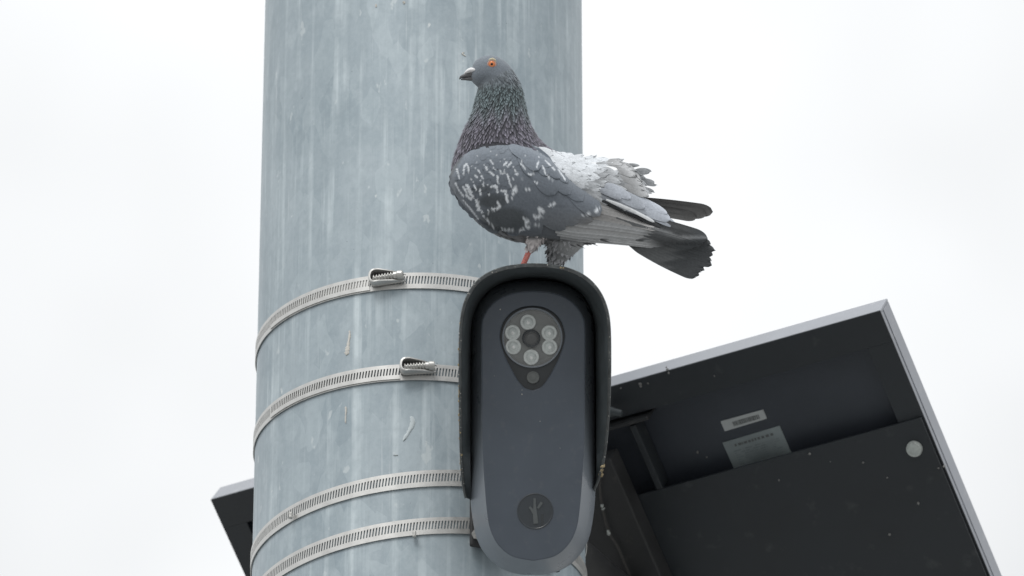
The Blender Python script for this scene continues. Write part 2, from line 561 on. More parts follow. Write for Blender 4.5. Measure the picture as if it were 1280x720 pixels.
face_h = [(0, 364), (20, 365.5), (38, 371), (52, 381), (61, 394), (64.5, 410), (64.5, 470), (64, 540), (61, 600), (57, 645), (52.5, 665), (43, 682), (26, 695.5), (0, 701)]
body_h = [(0, 350), (25, 351.5), (47, 358), (64, 371), (74, 390), (77, 412), (77.5, 480), (78, 540), (78.5, 600), (77, 635), (71, 670), (60, 692), (42, 709), (20, 717.5), (0, 719)]
def full(h, cx, n=64):
    r = catmull(h, n)
    l = r[::-1][1:-1].copy(); l[:, 0] *= -1
    return np.concatenate([r, l]) + np.array([cx, 0])
fc, bd = full(face_h, 666.5), full(body_h, 666)
def inset(P2, px):
    c = P2.mean(0); t = np.roll(P2, -1, 0) - np.roll(P2, 1, 0)
    n = np.stack([t[:, 1], -t[:, 0]], 1); n /= np.linalg.norm(n, axis=1)[:, None]
    s = np.sign(np.sum(n * (P2 - c), 1).mean())
    return P2 - n * s * px
mid = lambda q: bd * q + fc * (1 - q)
v, f = loft([dring(inset(bd, 14), 0.064), dring(inset(bd, 3), 0.058), dring(bd, 0.052), dring(bd, 0.044), dring(inset(bd, 0.6), 0.040), dring(mid(0.66), 0.026), dring(mid(0.30), 0.011), dring(inset(fc, -0.2), 0.0007), dring(inset(fc, 2.0), 0.0007)], True, False)
mobj("housing", v, f, M_body, dev, sharp=48)

# drop shaped window: hole in the face plate
def at_angles(P2, c, n):
    d = P2 - c
    a = np.arctan2(d[:, 1], d[:, 0]); r = np.hypot(d[:, 0], d[:, 1])
    o = np.argsort(a); a, r = a[o], r[o]
    a = np.concatenate([a - 2 * math.pi, a, a + 2 * math.pi]); r = np.tile(r, 3)
    q = np.linspace(-math.pi, math.pi, n, endpoint=False)
    rr = np.interp(q, a, r)
    return c + np.stack([np.cos(q) * rr, np.sin(q) * rr], 1)
drop_h = [(0, 382), (14, 384), (27, 391), (36, 402), (40.3, 416), (39.5, 428), (35, 443), (28, 458), (19, 474), (10, 484.5), (0, 488)]
dr = full(drop_h, 665.5, 48)
cw = np.array([665.5, 430.0])
NA = 400
# angles through both the outlines and a dense fan
fa, da_ = at_angles(catmull(fc, 900, True), cw, NA), at_angles(catmull(dr, 600, True), cw, NA)
v, f = loft([dring(fa, 0.0009), dring(fa, 0.0004), dring(inset(fa, 1.2), 0.0), dring(inset(da_, -1.2), 0.0), dring(da_, 0.0008), dring(da_, 0.0075)], False, False)
mobj("face_plate", v, f, M_face, dev, sharp=6)
v, f = loft([dring(inset(da_, -0.5), 0.0076), dring(da_ * 0.02 + cw * 0.98, 0.0076)], False, True)
win = mobj("lens_window", v, f, M_window, dev, smooth=False)

def lathe(cpx, cpy, prof, n=40):
    """prof = [(radius px, local depth m)] about the device's normal"""
    q = np.linspace(0, 2 * math.pi, n, endpoint=False)
    c = dl(cpx, cpy, prof[0][1])
    rings = []
    for r, y in prof:
        rings.append(np.stack([c[0] + r * SD * np.cos(q), np.full(n, y), c[2] + r * SD * np.sin(q)], 1))
    return loft(rings, False, True)

mobj("lens_board", *lathe(665.2, 422.5, [(36.0, 0.0076), (36.0, 0.0062), (34.2, 0.0060), (33.6, 0.0068), (0.4, 0.0068)], 64), M_disc, win, sharp=30)
mobj("bezel_ring", *lathe(665.4, 422.6, [(38.0, 0.0074), (38.0, 0.0046), (37.4, 0.0044), (36.0, 0.0046), (35.7, 0.0074)], 64)[0:1],
     loft([np.zeros((64, 3))] * 5, False, False)[1], M_body, win, sharp=30)
for (x, y) in [(660, 403), (686.5, 416.4), (687, 434), (664, 446.7), (641.6, 433.5), (640.7, 416)]:
    l = mobj("infrared_led", *lathe(x, y, [(9.9, 0.0068), (9.9, 0.0050), (9.3, 0.0040), (8.0, 0.0041), (7.0, 0.0047), (6.2, 0.0038), (3.6, 0.0022), (0.3, 0.0016)], 28), M_led, win)
    mobj("core", *lathe(x + 0.3, y + 0.5, [(2.4, 0.0030), (2.1, 0.0012), (0.2, 0.0009)], 16), M_led2, l)
lz = mobj("lens_barrel", *lathe(664, 423.4, [(11.5, 0.0068), (11.5, 0.0036), (10.4, 0.0030), (8.6, 0.0032), (7.6, 0.0050), (7.0, 0.0052)], 40), M_window, win, sharp=40)
mobj("lens_glass", *lathe(664, 423.4, [(7.2, 0.0052), (5.6, 0.0044), (3.2, 0.0039), (0.3, 0.0037)], 32), M_lens, lz)
mobj("light_sensor", *lathe(666.3, 472, [(8.0, 0.0074), (8.0, 0.0058), (7.0, 0.0054), (6.4, 0.0060), (4.6, 0.0056), (2.2, 0.0046), (0.3, 0.0043)], 32), M_disc, win)
mobj("window_cover", *lathe(665.4, 422.6, [(36.4, 0.0036), (36.0, 0.0034), (0.3, 0.0034)], 48), M_cover, win, smooth=False)

# emblem: dark disc with a raised twig
lg = mobj("emblem", *lathe(669, 639, [(22.6, 0.0004), (22.6, -0.0005), (21.8, -0.0008), (21.0, -0.0003), (0.3, -0.0003)], 56), M_logo, dev, sharp=30)
def stroke(pts, ws, y0=-0.0002, y1=-0.0011):
    pts, ws = np.array(pts, float), np.array(ws, float)
    t = np.gradient(pts, axis=0); t /= np.linalg.norm(t, axis=1)[:, None]
    n = np.stack([-t[:, 1], t[:, 0]], 1)
    l, r = pts + n * ws[:, None], pts - n * ws[:, None]
    ringp = np.concatenate([l, r[::-1]])
    v, f = loft([dring(ringp, y0), dring(ringp, y1)], False, True)
    return v, f
mobj("twig_mark", *merge([stroke([(668.3, 622.8), (668.4, 632), (668.6, 640), (669.2, 648), (669.8, 654.5)], [1.5, 1.6, 2.4, 2.9, 2.9]),
      stroke([(661.8, 633.6), (664.5, 636.5), (667.6, 641.5)], [1.3, 1.6, 2.0], -0.00015, -0.00105),
      stroke([(677.3, 627.8), (674.8, 631.4), (672.2, 635.4)], [1.7, 1.6, 1.3])]), M_logo2, lg, smooth=False)
mobj("twig_block_mark", *stroke([(677.8, 643), (677.8, 650), (677.6, 657)], [1.6, 1.7, 1.7], -0.0002, -0.0005), M_window, lg, smooth=False)  # faint vertical block of the emblem

# hood: flared shell open below
rim = catmull([(581, 623), (577, 603), (574.5, 560), (573.5, 500), (573.3, 440), (574.5, 405), (579, 380), (589, 359), (604, 344), (625, 334.5), (648, 330.3), (668, 329.3), (692, 330.8), (714, 336), (733, 345.5), (748, 360.5), (758, 380), (763, 405), (764, 450), (763, 500), (760, 545), (756, 575), (750, 598), (744.5, 612)], 150)
bck = catmull([(590, 626), (588.5, 603), (587.5, 560), (587.5, 500), (587.5, 440), (588.5, 411), (593, 389), (603, 371), (618, 358), (637, 350), (652, 347.4), (667, 346.6), (683, 347.6), (699, 350.5), (716, 358), (730, 370), (740, 388), (744.5, 411), (745.5, 450), (746, 500), (746, 540), (746, 570), (745.5, 595), (744, 614)], 150)
rim_in = rim.copy()
tt = np.gradient(rim, axis=0); nn = np.stack([-tt[:, 1], tt[:, 0]], 1); nn /= np.linalg.norm(nn, axis=1)[:, None]
if np.sum(nn[75] * (np.array([667, 480]) - rim[75])) < 0: nn = -nn
vmid = rim[:, 1]
yf = np.interp(vmid, [329, 400, 460, 510, 560, 600, 625], [-0.046, -0.042, -0.032, -0.013, 0.010, 0.028, 0.036])
wob = np.interp(np.arange(150), np.arange(0, 150, 3), rng.normal(0, 0.16, 50))
thk = np.interp(vmid, [329, 400, 560, 625], [5.0, 4.0, 3.6, 3.0]) + wob
outer_back = rim + nn * 5.0
A = dring(rim + nn * wob[:, None], yf)
rings = [dring(outer_back, 0.085), dring(rim + nn * 2.0, 0.03), A, dring(rim + nn * 0.8, yf - 0.0022), dring(rim + nn * (thk - 0.8)[:, None], yf - 0.0022), dring(rim + nn * thk[:, None], yf), dring(bck, np.maximum(0.020, yf + 0.006)), dring(bck + nn * 2, 0.060)]
V = np.concatenate(rings)
Fc = grid_faces(len(rings), 150)
n_ = len(rings)
Fc += [tuple(i * 150 for i in range(n_)), tuple(i * 150 + 149 for i in range(n_ - 1, -1, -1))]
# back wall closing the hood behind the housing
b0 = 0 * 150; b1 = (n_ - 1) * 150
Fc += [(b0 + j, b1 + j, b1 + j + 1, b0 + j + 1) for j in range(149)]
hood = mobj("hood", V, Fc, M_hood, dev, sharp=40)
bp = np.concatenate([dring(outer_back - nn * 0.0, 0.0849), dring(outer_back, 0.0649)])
k_ = 150
mobj("back_plate", bp, grid_faces(2, k_) + [tuple(range(k_)), tuple(k_ + i for i in range(k_ - 1, -1, -1)), (0, k_ - 1, 2 * k_ - 1, k_)], M_hood, hood, smooth=False)
rv = [dring(rim - nn * 0.25, yf - 0.0004), dring(rim + nn * 0.6, yf - 0.0028), dring(rim + nn * (thk - 0.6)[:, None], yf - 0.0028), dring(rim + nn * (thk + 0.2)[:, None], yf - 0.0004)]
mobj("rim_edge", np.concatenate(rv), grid_faces(4, 150), M_rim, hood, sharp=60)

def lumps(spots, parent, mat, seed, name="crust"):
    r = random.Random(seed)
    parts = []
    for c, rad in spots:
        bm = bmesh.new()
        bmesh.ops.create_icosphere(bm, subdivisions=1, radius=1)
        vs = np.array([v.co[:] for v in bm.verts]) * np.array([r.uniform(.6, 1.2), r.uniform(.6, 1.2), r.uniform(.7, 1.6)]) * rad
        vs *= np.array([[r.uniform(.8, 1.25)] for _ in range(len(vs))])
        fs = [tuple(v.index for v in f_.verts) for f_ in bm.faces]
        bm.free()
        parts.append((vs + np.asarray(c), fs))
    v, f = merge(parts)
    o = mobj(name, v, f, mat, parent)
    o["kind"] = "stuff"
    return o
rr = random.Random(5)
sp, sp2 = [], []
for i in range(46):
    v_ = rr.choice([rr.uniform(480, 500), rr.uniform(495, 530), rr.uniform(505, 575), rr.uniform(400, 600)])
    j = int(np.argmin(np.abs(rim[:75, 1] - v_)))
    sp.append((dl(rim[j, 0] + rr.uniform(-0.5, 2.2), v_, yf[j] - 0.0015), rr.uniform(0.6, 1.5) * SD))
for i in range(16):
    v_ = rr.uniform(578, 600)
    j = 75 + int(np.argmin(np.abs(rim[75:, 1] - v_)))
    sp.append((dl(rim[j, 0] + rr.uniform(-2.5, 1.5), v_, yf[j] - 0.001), rr.uniform(0.9, 2.0) * SD))
sp += [(dl(753, 583, -0.016), 2.6 * SD), (dl(752.5, 588, -0.014), 2.0 * SD), (dl(701, 334.5, -0.053), 1.8 * SD), (dl(704, 335, -0.053), 1.2 * SD)]
lumps(sp, hood, M_crust, 8)
for i in range(60):
    j = rr.randrange(4, 146)
    sp2.append((dl(rim[j, 0] + nn[j, 0] * rr.uniform(0, 3), rim[j, 1] + nn[j, 1] * rr.uniform(0, 3), yf[j] - 0.0026), rr.uniform(0.35, 0.8) * SD))
lumps(sp2, hood, M_drop, 9, "grit")
lumps([(dl(652.5, 493, -0.0002), 0.8 * SD), (dl(652.6, 487.5, -0.0002), 0.5 * SD), (dl(625.3, 386.7, -0.0002), 0.8 * SD), (dl(675, 526.5, -0.0002), 0.5 * SD), (dl(618, 470, -0.0002), 0.4 * SD), (dl(700, 560, -0.0002), 0.4 * SD)], dev, M_drop, 10, "specks")

# mount between camera and pole
def pole_local(x, dpt, z):  # helper: device-local point from world
    p = np.array([x, dpt, z]) - DO
    return np.array([p[0], np.dot(p, dy_), np.dot(p, dz_)])
mv = []
a_top, a_bot = on_pole(592, 622, PR + 0.006), on_pole(592, 684, PR + 0.006)
zc, zh = (a_top[2] + a_bot[2]) / 2, (a_top[2] - a_bot[2])
ang0 = math.atan2(on_pole(640, 640)[0] - PX, -(on_pole(640, 640)[1] - PY))
def mbox(aa0, aa1, r0, r1, z0, z1, k=8):
    V = []
    for a in np.linspace(aa0, aa1, k):
        for (r, z) in ((r0, z0), (r1, z0), (r1, z1), (r0, z1)):
            V.append(pole_local(PX + r * math.sin(a), PY - r * math.cos(a), z))
    Fc = grid_faces(k, 4, 0, True) + [(3, 2, 1, 0), tuple((k - 1) * 4 + i for i in range(4))]
    return np.array(V), Fc
aL = math.atan2(on_pole(585, 640)[0] - PX, -(on_pole(585, 640)[1] - PY))
mt = mobj("mounting_bracket", *mbox(aL, aL + 0.62, PR + 0.0045, PR + 0.011, zc - zh / 2, zc + zh / 2 + 0.02), M_rail, dev, sharp=30)
bevel(mt, 0.002)
aJ = aL + 0.33
jb = pole_local(PX + (PR + 0.013) * math.sin(aJ), PY - (PR + 0.013) * math.cos(aJ), zc)
je = np.array([0.0, 0.061, jb[2] + 0.03])
mobj("swivel_arm", *tube([jb, jb * 0.7 + je * 0.3, jb * 0.3 + je * 0.7, je], [0.018, 0.015, 0.016, 0.022], 20), M_rail, dev)
for zz in (zc + zh * 0.30, zc - zh * 0.30):
    c = pole_local(PX + (PR + 0.014) * math.sin(aL + 0.03), PY - (PR + 0.014) * math.cos(aL + 0.03), zz)
    mobj("bolt", *tube([c, c + np.array([0, -0.006, 0])], 0.006, 6), M_steel2, dev, smooth=False)

# ------------------------------------------------------------------ solar panel
Dr = 6.5
TR = at_depth(1100, 388, Dr)
TL = at_depth(263, 624.5, Dr + 0.36)
BRp = at_depth(1237, 720, Dr + 0.094)
ex = TR - TL; PWID = np.linalg.norm(ex); ex /= PWID
ey = BRp - TR; ey -= ex * np.dot(ey, ex); ey /= np.linalg.norm(ey)
ez = np.cross(ex, ey)
PLEN, PT = 0.64, 0.035
mwp = Matrix(((ex[0], ey[0], ez[0], TL[0]), (ex[1], ey[1], ez[1], TL[1]), (ex[2], ey[2], ez[2], TL[2]), (0, 0, 0, 1)))
pan = empty("solar_panel", TL, label="black solar panel behind the pole, seen from below, with pale frame edges", cat="solar panel")
pan.rotation_euler = mwp.to_euler()

def pl(px, py, z=0.0):
    p = on_plane(px, py, TL + ez * z, ez) - TL
    return np.array([np.dot(p, ex), np.dot(p, ey), z])

LIP = 0.040
def pbox(name, x0, x1, y0, y1, z0, z1, mat, parent=pan, bv=0.0):
    v, f = box(((x0 + x1) / 2, (y0 + y1) / 2, (z0 + z1) / 2), (x1 - x0, y1 - y0, z1 - z0))
    o = mobj(name, v, f, mat, parent, smooth=False)
    if bv: bevel(o, bv)
    return o
# frame: four extrusions, each an outer wall (pale) and an inward lip (black underside)
wth = 0.0035
pbox("frame_rail", 0, PWID, 0, wth, 0.0012, PT, M_frame, bv=0.0006)
pbox("frame_rail", 0, PWID, PLEN - wth, PLEN, 0.0012, PT, M_frame, bv=0.0006)
pbox("frame_rail", 0, wth, wth + .0003, PLEN - wth - .0003, 0.0012, PT, M_frame, bv=0.0006)
pbox("frame_rail", PWID - wth, PWID, wth + .0003, PLEN - wth - .0003, 0.0012, PT, M_frame, bv=0.0006)
pbox("frame_bead", PWID + 0.0001, PWID + 0.0009, 0.004, PLEN - 0.004, 0.009, 0.0115, M_frame)
pbox("frame_lip", 0.0002, PWID - 0.0002, 0.0004, LIP, 0.0, 0.0012, M_panel)
pbox("frame_lip", 0.0002, PWID - 0.0002, PLEN - LIP, PLEN - .0004, 0.0, 0.0012, M_panel)
pbox("frame_lip", 0.0002, LIP * 0.8, LIP + .0002, PLEN - LIP - .0002, 0.0, 0.0012, M_panel)
pbox("frame_lip", PWID - LIP * 0.8, PWID - .0002, LIP + .0002, PLEN - LIP - .0002, 0.0, 0.0012, M_panel)
ZB = 0.024
pbox("backsheet", wth, PWID - wth, wth, PLEN - wth, ZB, ZB + 0.003, M_sheet)
pbox("glass", wth, PWID - wth, wth, PLEN - wth, ZB + 0.0032, PT - 0.001, M_glassy)
# lower mounting plate
qa, qb = pl(1150, 522), pl(828, 608)
yp = (qa[1] + qb[1]) / 2
x_rail1 = pl(766, 574, -0.03)[0]
plate = pbox("mounting_plate", x_rail1 - 0.06, PWID - 0.0025, yp, PLEN - 0.05, -0.0045, -0.0008, M_panel, bv=0.0008)
# bolt head
c = pl(1143, 561, -0.006)
bo = mobj("bolt", *tube([c + [0, 0, 0.002], c + [0, 0, -0.0015], c + [0, 0, -0.004], c + [0, 0, -0.005]], [0.0095, 0.0095, 0.0085, 0.005], 24), M_bolt, plate, sharp=40)
# rail along the slope and the box behind the camera hood
pbox("support_rail", x_rail1 - 0.085, x_rail1, pl(770, 500)[1] + 0.055, PLEN - 0.02, -0.036, -0.0048, M_rail, bv=0.002)
fl0, fl1 = pl(790, 530), pl(828, 608)
fx = (fl0[0] + fl1[0]) / 2
pbox("rail_flange", fx - 0.004, fx + 0.004, fl0[1], yp - 0.0003, -0.006, 0.02, M_panel, bv=0.001)
jx0, jy1 = pl(742, 548)[0], pl(815, 520)[1]
jb_ = pbox("junction_box", jx0, pl(815, 521)[0], LIP + 0.004, jy1, -0.012, ZB - 0.0002, M_rail, bv=0.003)
k0 = pl(768, 512, -0.014)
mobj("cable_gland", *tube([k0 + [-0.012, 0, 0], k0 + [-0.003, 0.001, -0.002], k0 + [0.0, 0.002, -0.002], k0 + [0.008, 0.006, -0.003]], [0.006, 0.006, 0.0045, 0.004], 14), M_hood, jb_, sharp=40)
# thin cable running down the rail
cb = [pl(x, y, -0.040) for x, y in [(748, 560), (749, 590), (750, 615), (753, 634), (757, 652), (762, 668), (771, 682), (779, 700), (788, 722), (795, 745)]]
mobj("cable", *tube(catmull(cb, 40), 0.0013, 8), M_cable, pan)
lumps([(pl(752.5, 632, -0.041), 0.0024), (pl(754, 636, -0.041), 0.002), (pl(761, 667, -0.041), 0.0034), (pl(760, 664, -0.041), 0.0022)], pan, M_bolt, 12, "cable_ties")

# stickers, each with print
def sticker(name, P4, mat, z):
    q = np.array([pl(x, y, z) for x, y in P4])
    v = np.concatenate([q, q + [0, 0, 0.0008]])
    return mobj(name, v, [(3, 2, 1, 0), (0, 1, 5, 4), (1, 2, 6, 5), (2, 3, 7, 6), (3, 0, 4, 7)], mat, pan, smooth=False)
zs_ = ZB - 0.0009
S1 = [(900.6, 526.7), (953.8, 512.0), (958.7, 523.2), (906.0, 539.2)]
S2 = [(903, 553.5), (974.5, 532.2), (990, 568), (919, 589)]
s1 = sticker("barcode_sticker", S1, M_paper, zs_)
s2 = sticker("rating_sticker", S2, M_paper2, zs_)
def on_st(S, a, b):
    S = np.array(S, float)
    return (S[0] * (1 - a) + S[1] * a) * (1 - b) + (S[3] * (1 - a) + S[2] * a) * b
def ink(S, boxes, mat, parent):
    V, Fc = [], []
    for (a0, a1, b0, b1) in boxes:
        k = len(V)
        V += [pl(*on_st(S, a, b), zs_ - 0.0003) for a, b in ((a0, b0), (a1, b0), (a1, b1), (a0, b1))]
        Fc.append((k + 3, k + 2, k + 1, k))
    mobj("print", V, Fc, mat, parent, smooth=False)
r3 = random.Random(3)
bx, a = [], 0.24
while a < 0.84:
    d = r3.uniform(0.012, 0.035); bx.append((a, a + d, 0.34, 0.80)); a += d + r3.uniform(0.008, 0.016)
ink(S1, bx, M_ink, s1)
bx, a = [], 0.17
while a < 0.83:
    d = r3.uniform(0.015, 0.06); bx.append((a, a + d, 0.155, 0.235)); a += d + r3.uniform(0.008, 0.03)
ink(S2, bx, M_ink, s2)
bx = []
for b in np.arange(0.36, 0.9, 0.075):
    a = 0.12
    while a < 0.85:
        d = r3.uniform(0.03, 0.13); bx.append((a, min(a + d, .9), b, b + 0.035)); a += d + r3.uniform(0.01, 0.08)
ink(S2, bx, M_ink2, s2)
lumps([(pl(x, y, z), rad / 1100) for x, y, z, rad in [(872, 565, ZB - .0004, 2.4), (883.5, 571.5, ZB - .0004, 1.6), (1012, 567, -.0046, 2.0), (1038, 577, -.0046, 1.2), (1079, 578, -.0046, 1.5), (1109, 597, -.0046, 1.4), (1148, 629, -.0046, 2.6), (1112, 668, -.0046, 2.6), (974, 600, -.0046, 1.8), (1180, 583, -.0046, 2.4), (1173, 585, -.0046, 1.6),
      (800, 480, -.0004, 2.4), (801, 483, -.0004, 1.8), (810, 479, -.0004, 2.0), (834, 462, -.0004, 2.2), (836, 466, -.0004, 1.6), (833, 459, -.0004, 1.6), (893, 470, -.0004, 1.2), (776, 485, -.0004, 1.6)]], pan, simple("dust_spots", (0.19, 0.19, 0.185), 0.9, 0, 0.2, 300), 13, "dust_spots")
# arm from the pole to the rail (hidden behind the camera)
def w2p(p):
    d = np.asarray(p) - TL
    return np.array([np.dot(d, ex), np.dot(d, ey), np.dot(d, ez)])
rp = np.array([x_rail1 - 0.045, pl(770, 500)[1] + 0.25, -0.030])
rw = TL + ex * rp[0] + ey * rp[1] + ez * rp[2]
pw = np.array([PX + PR * 0.97 * 0.80, PY + PR * 0.97 * 0.60, rw[2] - 0.02])
mobj("mounting_arm", *tube([w2p(pw), w2p(pw * 0.5 + rw * 0.5), rp], 0.022, 16), M_rail, pan)

# ------------------------------------------------------------------ pigeon
def mat_feather(name, rough=0.6, fine=420.0, sheen=0.15, bmpd=0.0006):
    m, t, b = nodes(name)
    at = N(t, "Attribute"); at.attribute_name = "Col"
    uv = N(t, "UVMap").outputs[0]
    barb = noise(t, uv, 1, 2, 0.5, (3.0, 1.0, 1))          # u = slanted barb phase, v = along the vane
    ob = N(t, "TexCoord").outputs["Object"]
    n1 = noise(t, ob, fine, 4)
    k = N(t, "Math", operation='MULTIPLY')
    t.links.new(rampf(t, barb, 0.3, 0.7, 0.86, 1.12), k.inputs[0]); t.links.new(rampf(t, n1, 0.3, 0.7, 0.88, 1.12), k.inputs[1])
    vm = N(t, "VectorMath", operation='SCALE')
    t.links.new(at.outputs["Color"], vm.inputs[0]); t.links.new(k.outputs[0], vm.inputs["Scale"])
    t.links.new(vm.outputs[0], b.inputs["Base Color"])
    b.inputs["Roughness"].default_value = rough
    b.inputs["Specular IOR Level"].default_value = 0.3
    b.inputs["Sheen Weight"].default_value = sheen
    b.inputs["Sheen Roughness"].default_value = 0.5
    bump(t, b, barb, 0.25, bmpd)
    return m
M_feath = mat_feather("feathers")
M_skin = mat_feather("plumage", 0.75, 900.0)
M_beak = simple("beak_horn", (0.10, 0.10, 0.105), 0.45, 0, 0.2, 400)
M_cere = simple("cere_white", (0.72, 0.72, 0.73), 0.7, 0, 0.08, 600, bmp=0.2)
M_iris = simple("iris_orange", (0.72, 0.235, 0.085), 0.12, 0, 0.25, 900)
M_pupil = simple("pupil", (0.03, 0.012, 0.010), 0.05, 0, 0.1, 100)
M_lid = simple("eyelid_skin", (0.50, 0.33, 0.29), 0.6, 0, 0.15, 900)
M_lidc = simple("eyelid_cream", (0.52, 0.47, 0.33), 0.6, 0, 0.15, 900)
M_leg = simple("leg_red", (0.80, 0.21, 0.17), 0.55, 0, 0.3, 500, dirt=(0.80, 0.52, 0.48), dirt_t=(0.5, 0.65), bmp=0.4)
M_claw = simple("claw", (0.03, 0.027, 0.025), 0.4, 0, 0.2, 300)

TB = R_(24)
hood_pt = DO + np.array([1.0, 0, 0]) * dl(668, 331, 0.022)[0] + dy_ * 0.022 + dz_ * dl(668, 331, 0.022)[2]
dB = np.dot(hood_pt - CAM, FW)
BO = at_depth(668, 331, dB)
SB = dB / FPX
bird = empty("pigeon", BO, (TB, 0, 0), label="grey speckled pigeon with orange eye standing on the camera hood", cat="pigeon")

def B(u, v, w):
    u, v, w = np.broadcast_arrays(np.asarray(u, float), np.asarray(v, float), np.asarray(w, float))
    return np.stack([(u - 668) * SB, -w * SB, (331 - v) * SB], -1)

# --- body surface: rings between upper and lower outline of the profile
SEC = np.array([  # upper u,v | lower u,v | half width
    (836, 274, 806, 305, 7), (802, 246, 764, 302, 20), (768, 214, 716, 306, 36), (732, 203, 682, 305, 47),
    (700, 192, 636, 299, 53), (681, 180, 600, 280, 55), (669, 166, 575, 247, 54), (661.5, 150, 564.5, 213, 48),
    (657, 134, 576, 172, 38), (654.5, 121, 589, 144, 31), (652, 109, 594, 125, 27.5), (645, 94, 597, 112, 25),
    (635, 78.5, 598, 108, 23), (619, 68.5, 595, 106, 21), (604, 69.2, 591.5, 102.5, 16.5), (594.5, 74.5, 589, 99.5, 10.5), (590.5, 80, 588.5, 97, 6)], float)
NS = len(SEC) - 1
def sec(s):
    s = np.clip(np.asarray(s, float), 0, NS - 1e-6)
    i = s.astype(int); t = (s - i)[..., None]
    g = lambda k: SEC[np.clip(k, 0, NS)]
    p0, p1, p2, p3 = g(i - 1), g(i), g(i + 1), g(i + 2)
    return 0.5 * (2 * p1 + (p2 - p0) * t + (2 * p0 - 5 * p1 + 4 * p2 - p3) * t**2 + (3 * p1 - p0 - 3 * p2 + p3) * t**3)
def surf(s, th):
    """(u, v, w) of the body; th = 0 back, +90 deg near side, 180 belly"""
    q = sec(s)
    th = np.asarray(th, float)
    cu, cv = (q[..., 0] + q[..., 2]) / 2, (q[..., 1] + q[..., 3]) / 2
    hu, hv = (q[..., 0] - q[..., 2]) / 2, (q[..., 1] - q[..., 3]) / 2
    c, sn = np.cos(th), np.sin(th)
    return np.stack([cu + hu * c, cv + hv * c, q[..., 4] * sn], -1)
def frame(s, th):
    e = 1e-3
    p = surf(s, th)
    ds = (surf(s + e, th) - surf(s - e, th)) / (2 * e)
    dt = (surf(s, th + e) - surf(s, th - e)) / (2 * e)
    n = np.cross(dt, ds)
    n /= np.linalg.norm(n, axis=-1, keepdims=True) + 1e-9
    c = sec(s); cc = np.stack([(c[..., 0] + c[..., 2]) / 2, (c[..., 1] + c[..., 3]) / 2, 0 * c[..., 0]], -1)
    sg = np.sign(np.sum(n * (p - cc), -1, keepdims=True)); sg[sg == 0] = 1
    return p, ds, dt, n * sg

nth = 72
S_ = np.linspace(0, NS, 150)
TH = np.linspace(0, 2 * math.pi, nth, endpoint=False)
P3 = surf(S_[:, None], TH[None, :])
V1 = P3.reshape(-1, 3)
F1 = grid_faces(150, nth, 0, True) + [tuple(range(nth - 1, -1, -1)), tuple(149 * nth + i for i in range(nth))]
def tube_px(pts, rad, n=20): return tube(np.array(pts, float), rad, n)
thA = tube_px([(674, 284, 22), (670, 296, 24), (666, 306, 25), (663.5, 314, 25), (662, 318, 25)], [18, 13, 8.5, 5.2, 3.8])
thB = tube_px([(712, 280, 0), (708, 293, -4), (703, 306, -8), (699, 317, -12), (696, 325, -14), (694.5, 329, -15)], [30, 28, 21, 14, 9.5, 7])
Vb, Fb = merge([(V1, F1), thA, thB])
tmp = bpy.data.meshes.new("tmp")
tmp.from_pydata([tuple(x) for x in Vb], [], Fb)
to = bpy.data.objects.new("tmp", tmp); col.objects.link(to)
rm = to.modifiers.new("r", 'REMESH'); rm.mode = 'VOXEL'; rm.voxel_size = 1.5
smo = to.modifiers.new("s", 'SMOOTH'); smo.factor = 0.5; smo.iterations = 4
bpy.context.view_layer.update()
dg = bpy.context.evaluated_depsgraph_get()
em = to.evaluated_get(dg).to_mesh()
bv = np.zeros(len(em.vertices) * 3); em.vertices.foreach_get("co", bv); bv = bv.reshape(-1, 3)
bf = [tuple(p.vertices) for p in em.polygons]
to.evaluated_get(dg).to_mesh_clear()
bpy.data.objects.remove(to); bpy.data.meshes.remove(tmp)

def lerp(a, b, t):
    t = np.clip(np.asarray(t, float), 0, 1)[..., None]
    return np.asarray(a) * (1 - t) + np.asarray(b) * t
def sstep(x, a, b):
    t = np.clip((x - a) / (b - a), 0, 1); return t * t * (3 - 2 * t)

def body_col(u, v, w):
    c = lerp((0.165, 0.190, 0.218), (0.06, 0.068, 0.072), sstep(v, 98, 116))          # head to neck
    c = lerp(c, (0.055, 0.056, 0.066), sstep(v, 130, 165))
    c = lerp(c, (0.13, 0.135, 0.14), sstep(v, 255, 290))
    c = lerp(c, (0.60, 0.62, 0.64), sstep(u, 690, 705) * sstep(v - 191 - (u - 680) * 0.19, 0, 3) * (1 - sstep(v, 235, 262)) * (1 - sstep(u, 760, 790)))
    c = lerp(c, (0.33, 0.35, 0.38), sstep(u, 765, 790) * (1 - sstep(v, 275, 290)))
    c = lerp(c, (0.62, 0.58, 0.58), sstep(v, 299, 305) * (1 - sstep(u, 682, 690)))
    c = lerp(c, (0.42, 0.43, 0.44), sstep(v, 300, 308) * sstep(u, 684, 692))
    # paler cheek below the eye, darker lores
    d = np.hypot((u - 632) / 10, (v - 95) / 5); c = lerp(c, (0.20, 0.22, 0.24), (1 - sstep(d, 0.3, 1.2)) * 0.7)
    d = np.hypot((u - 612) / 22, (v - 99) / 6); c = lerp(c, (0.115, 0.132, 0.150), (1 - sstep(d, 0.3, 1.1)) * 0.6)
    nz = np.sin(u * 0.9 + 1.3 * np.sin(v * 0.7)) * np.sin(v * 1.1 + 0.8 * np.sin(u * 0.5))
    return c * (1 + 0.06 * nz)[..., None]
body = mobj("body", B(bv[:, 0], bv[:, 1], bv[:, 2]), bf, M_skin, bird, cols=body_col(bv[:, 0], bv[:, 1], bv[:, 2]), uvs=bv[:, :2] * 0.4)

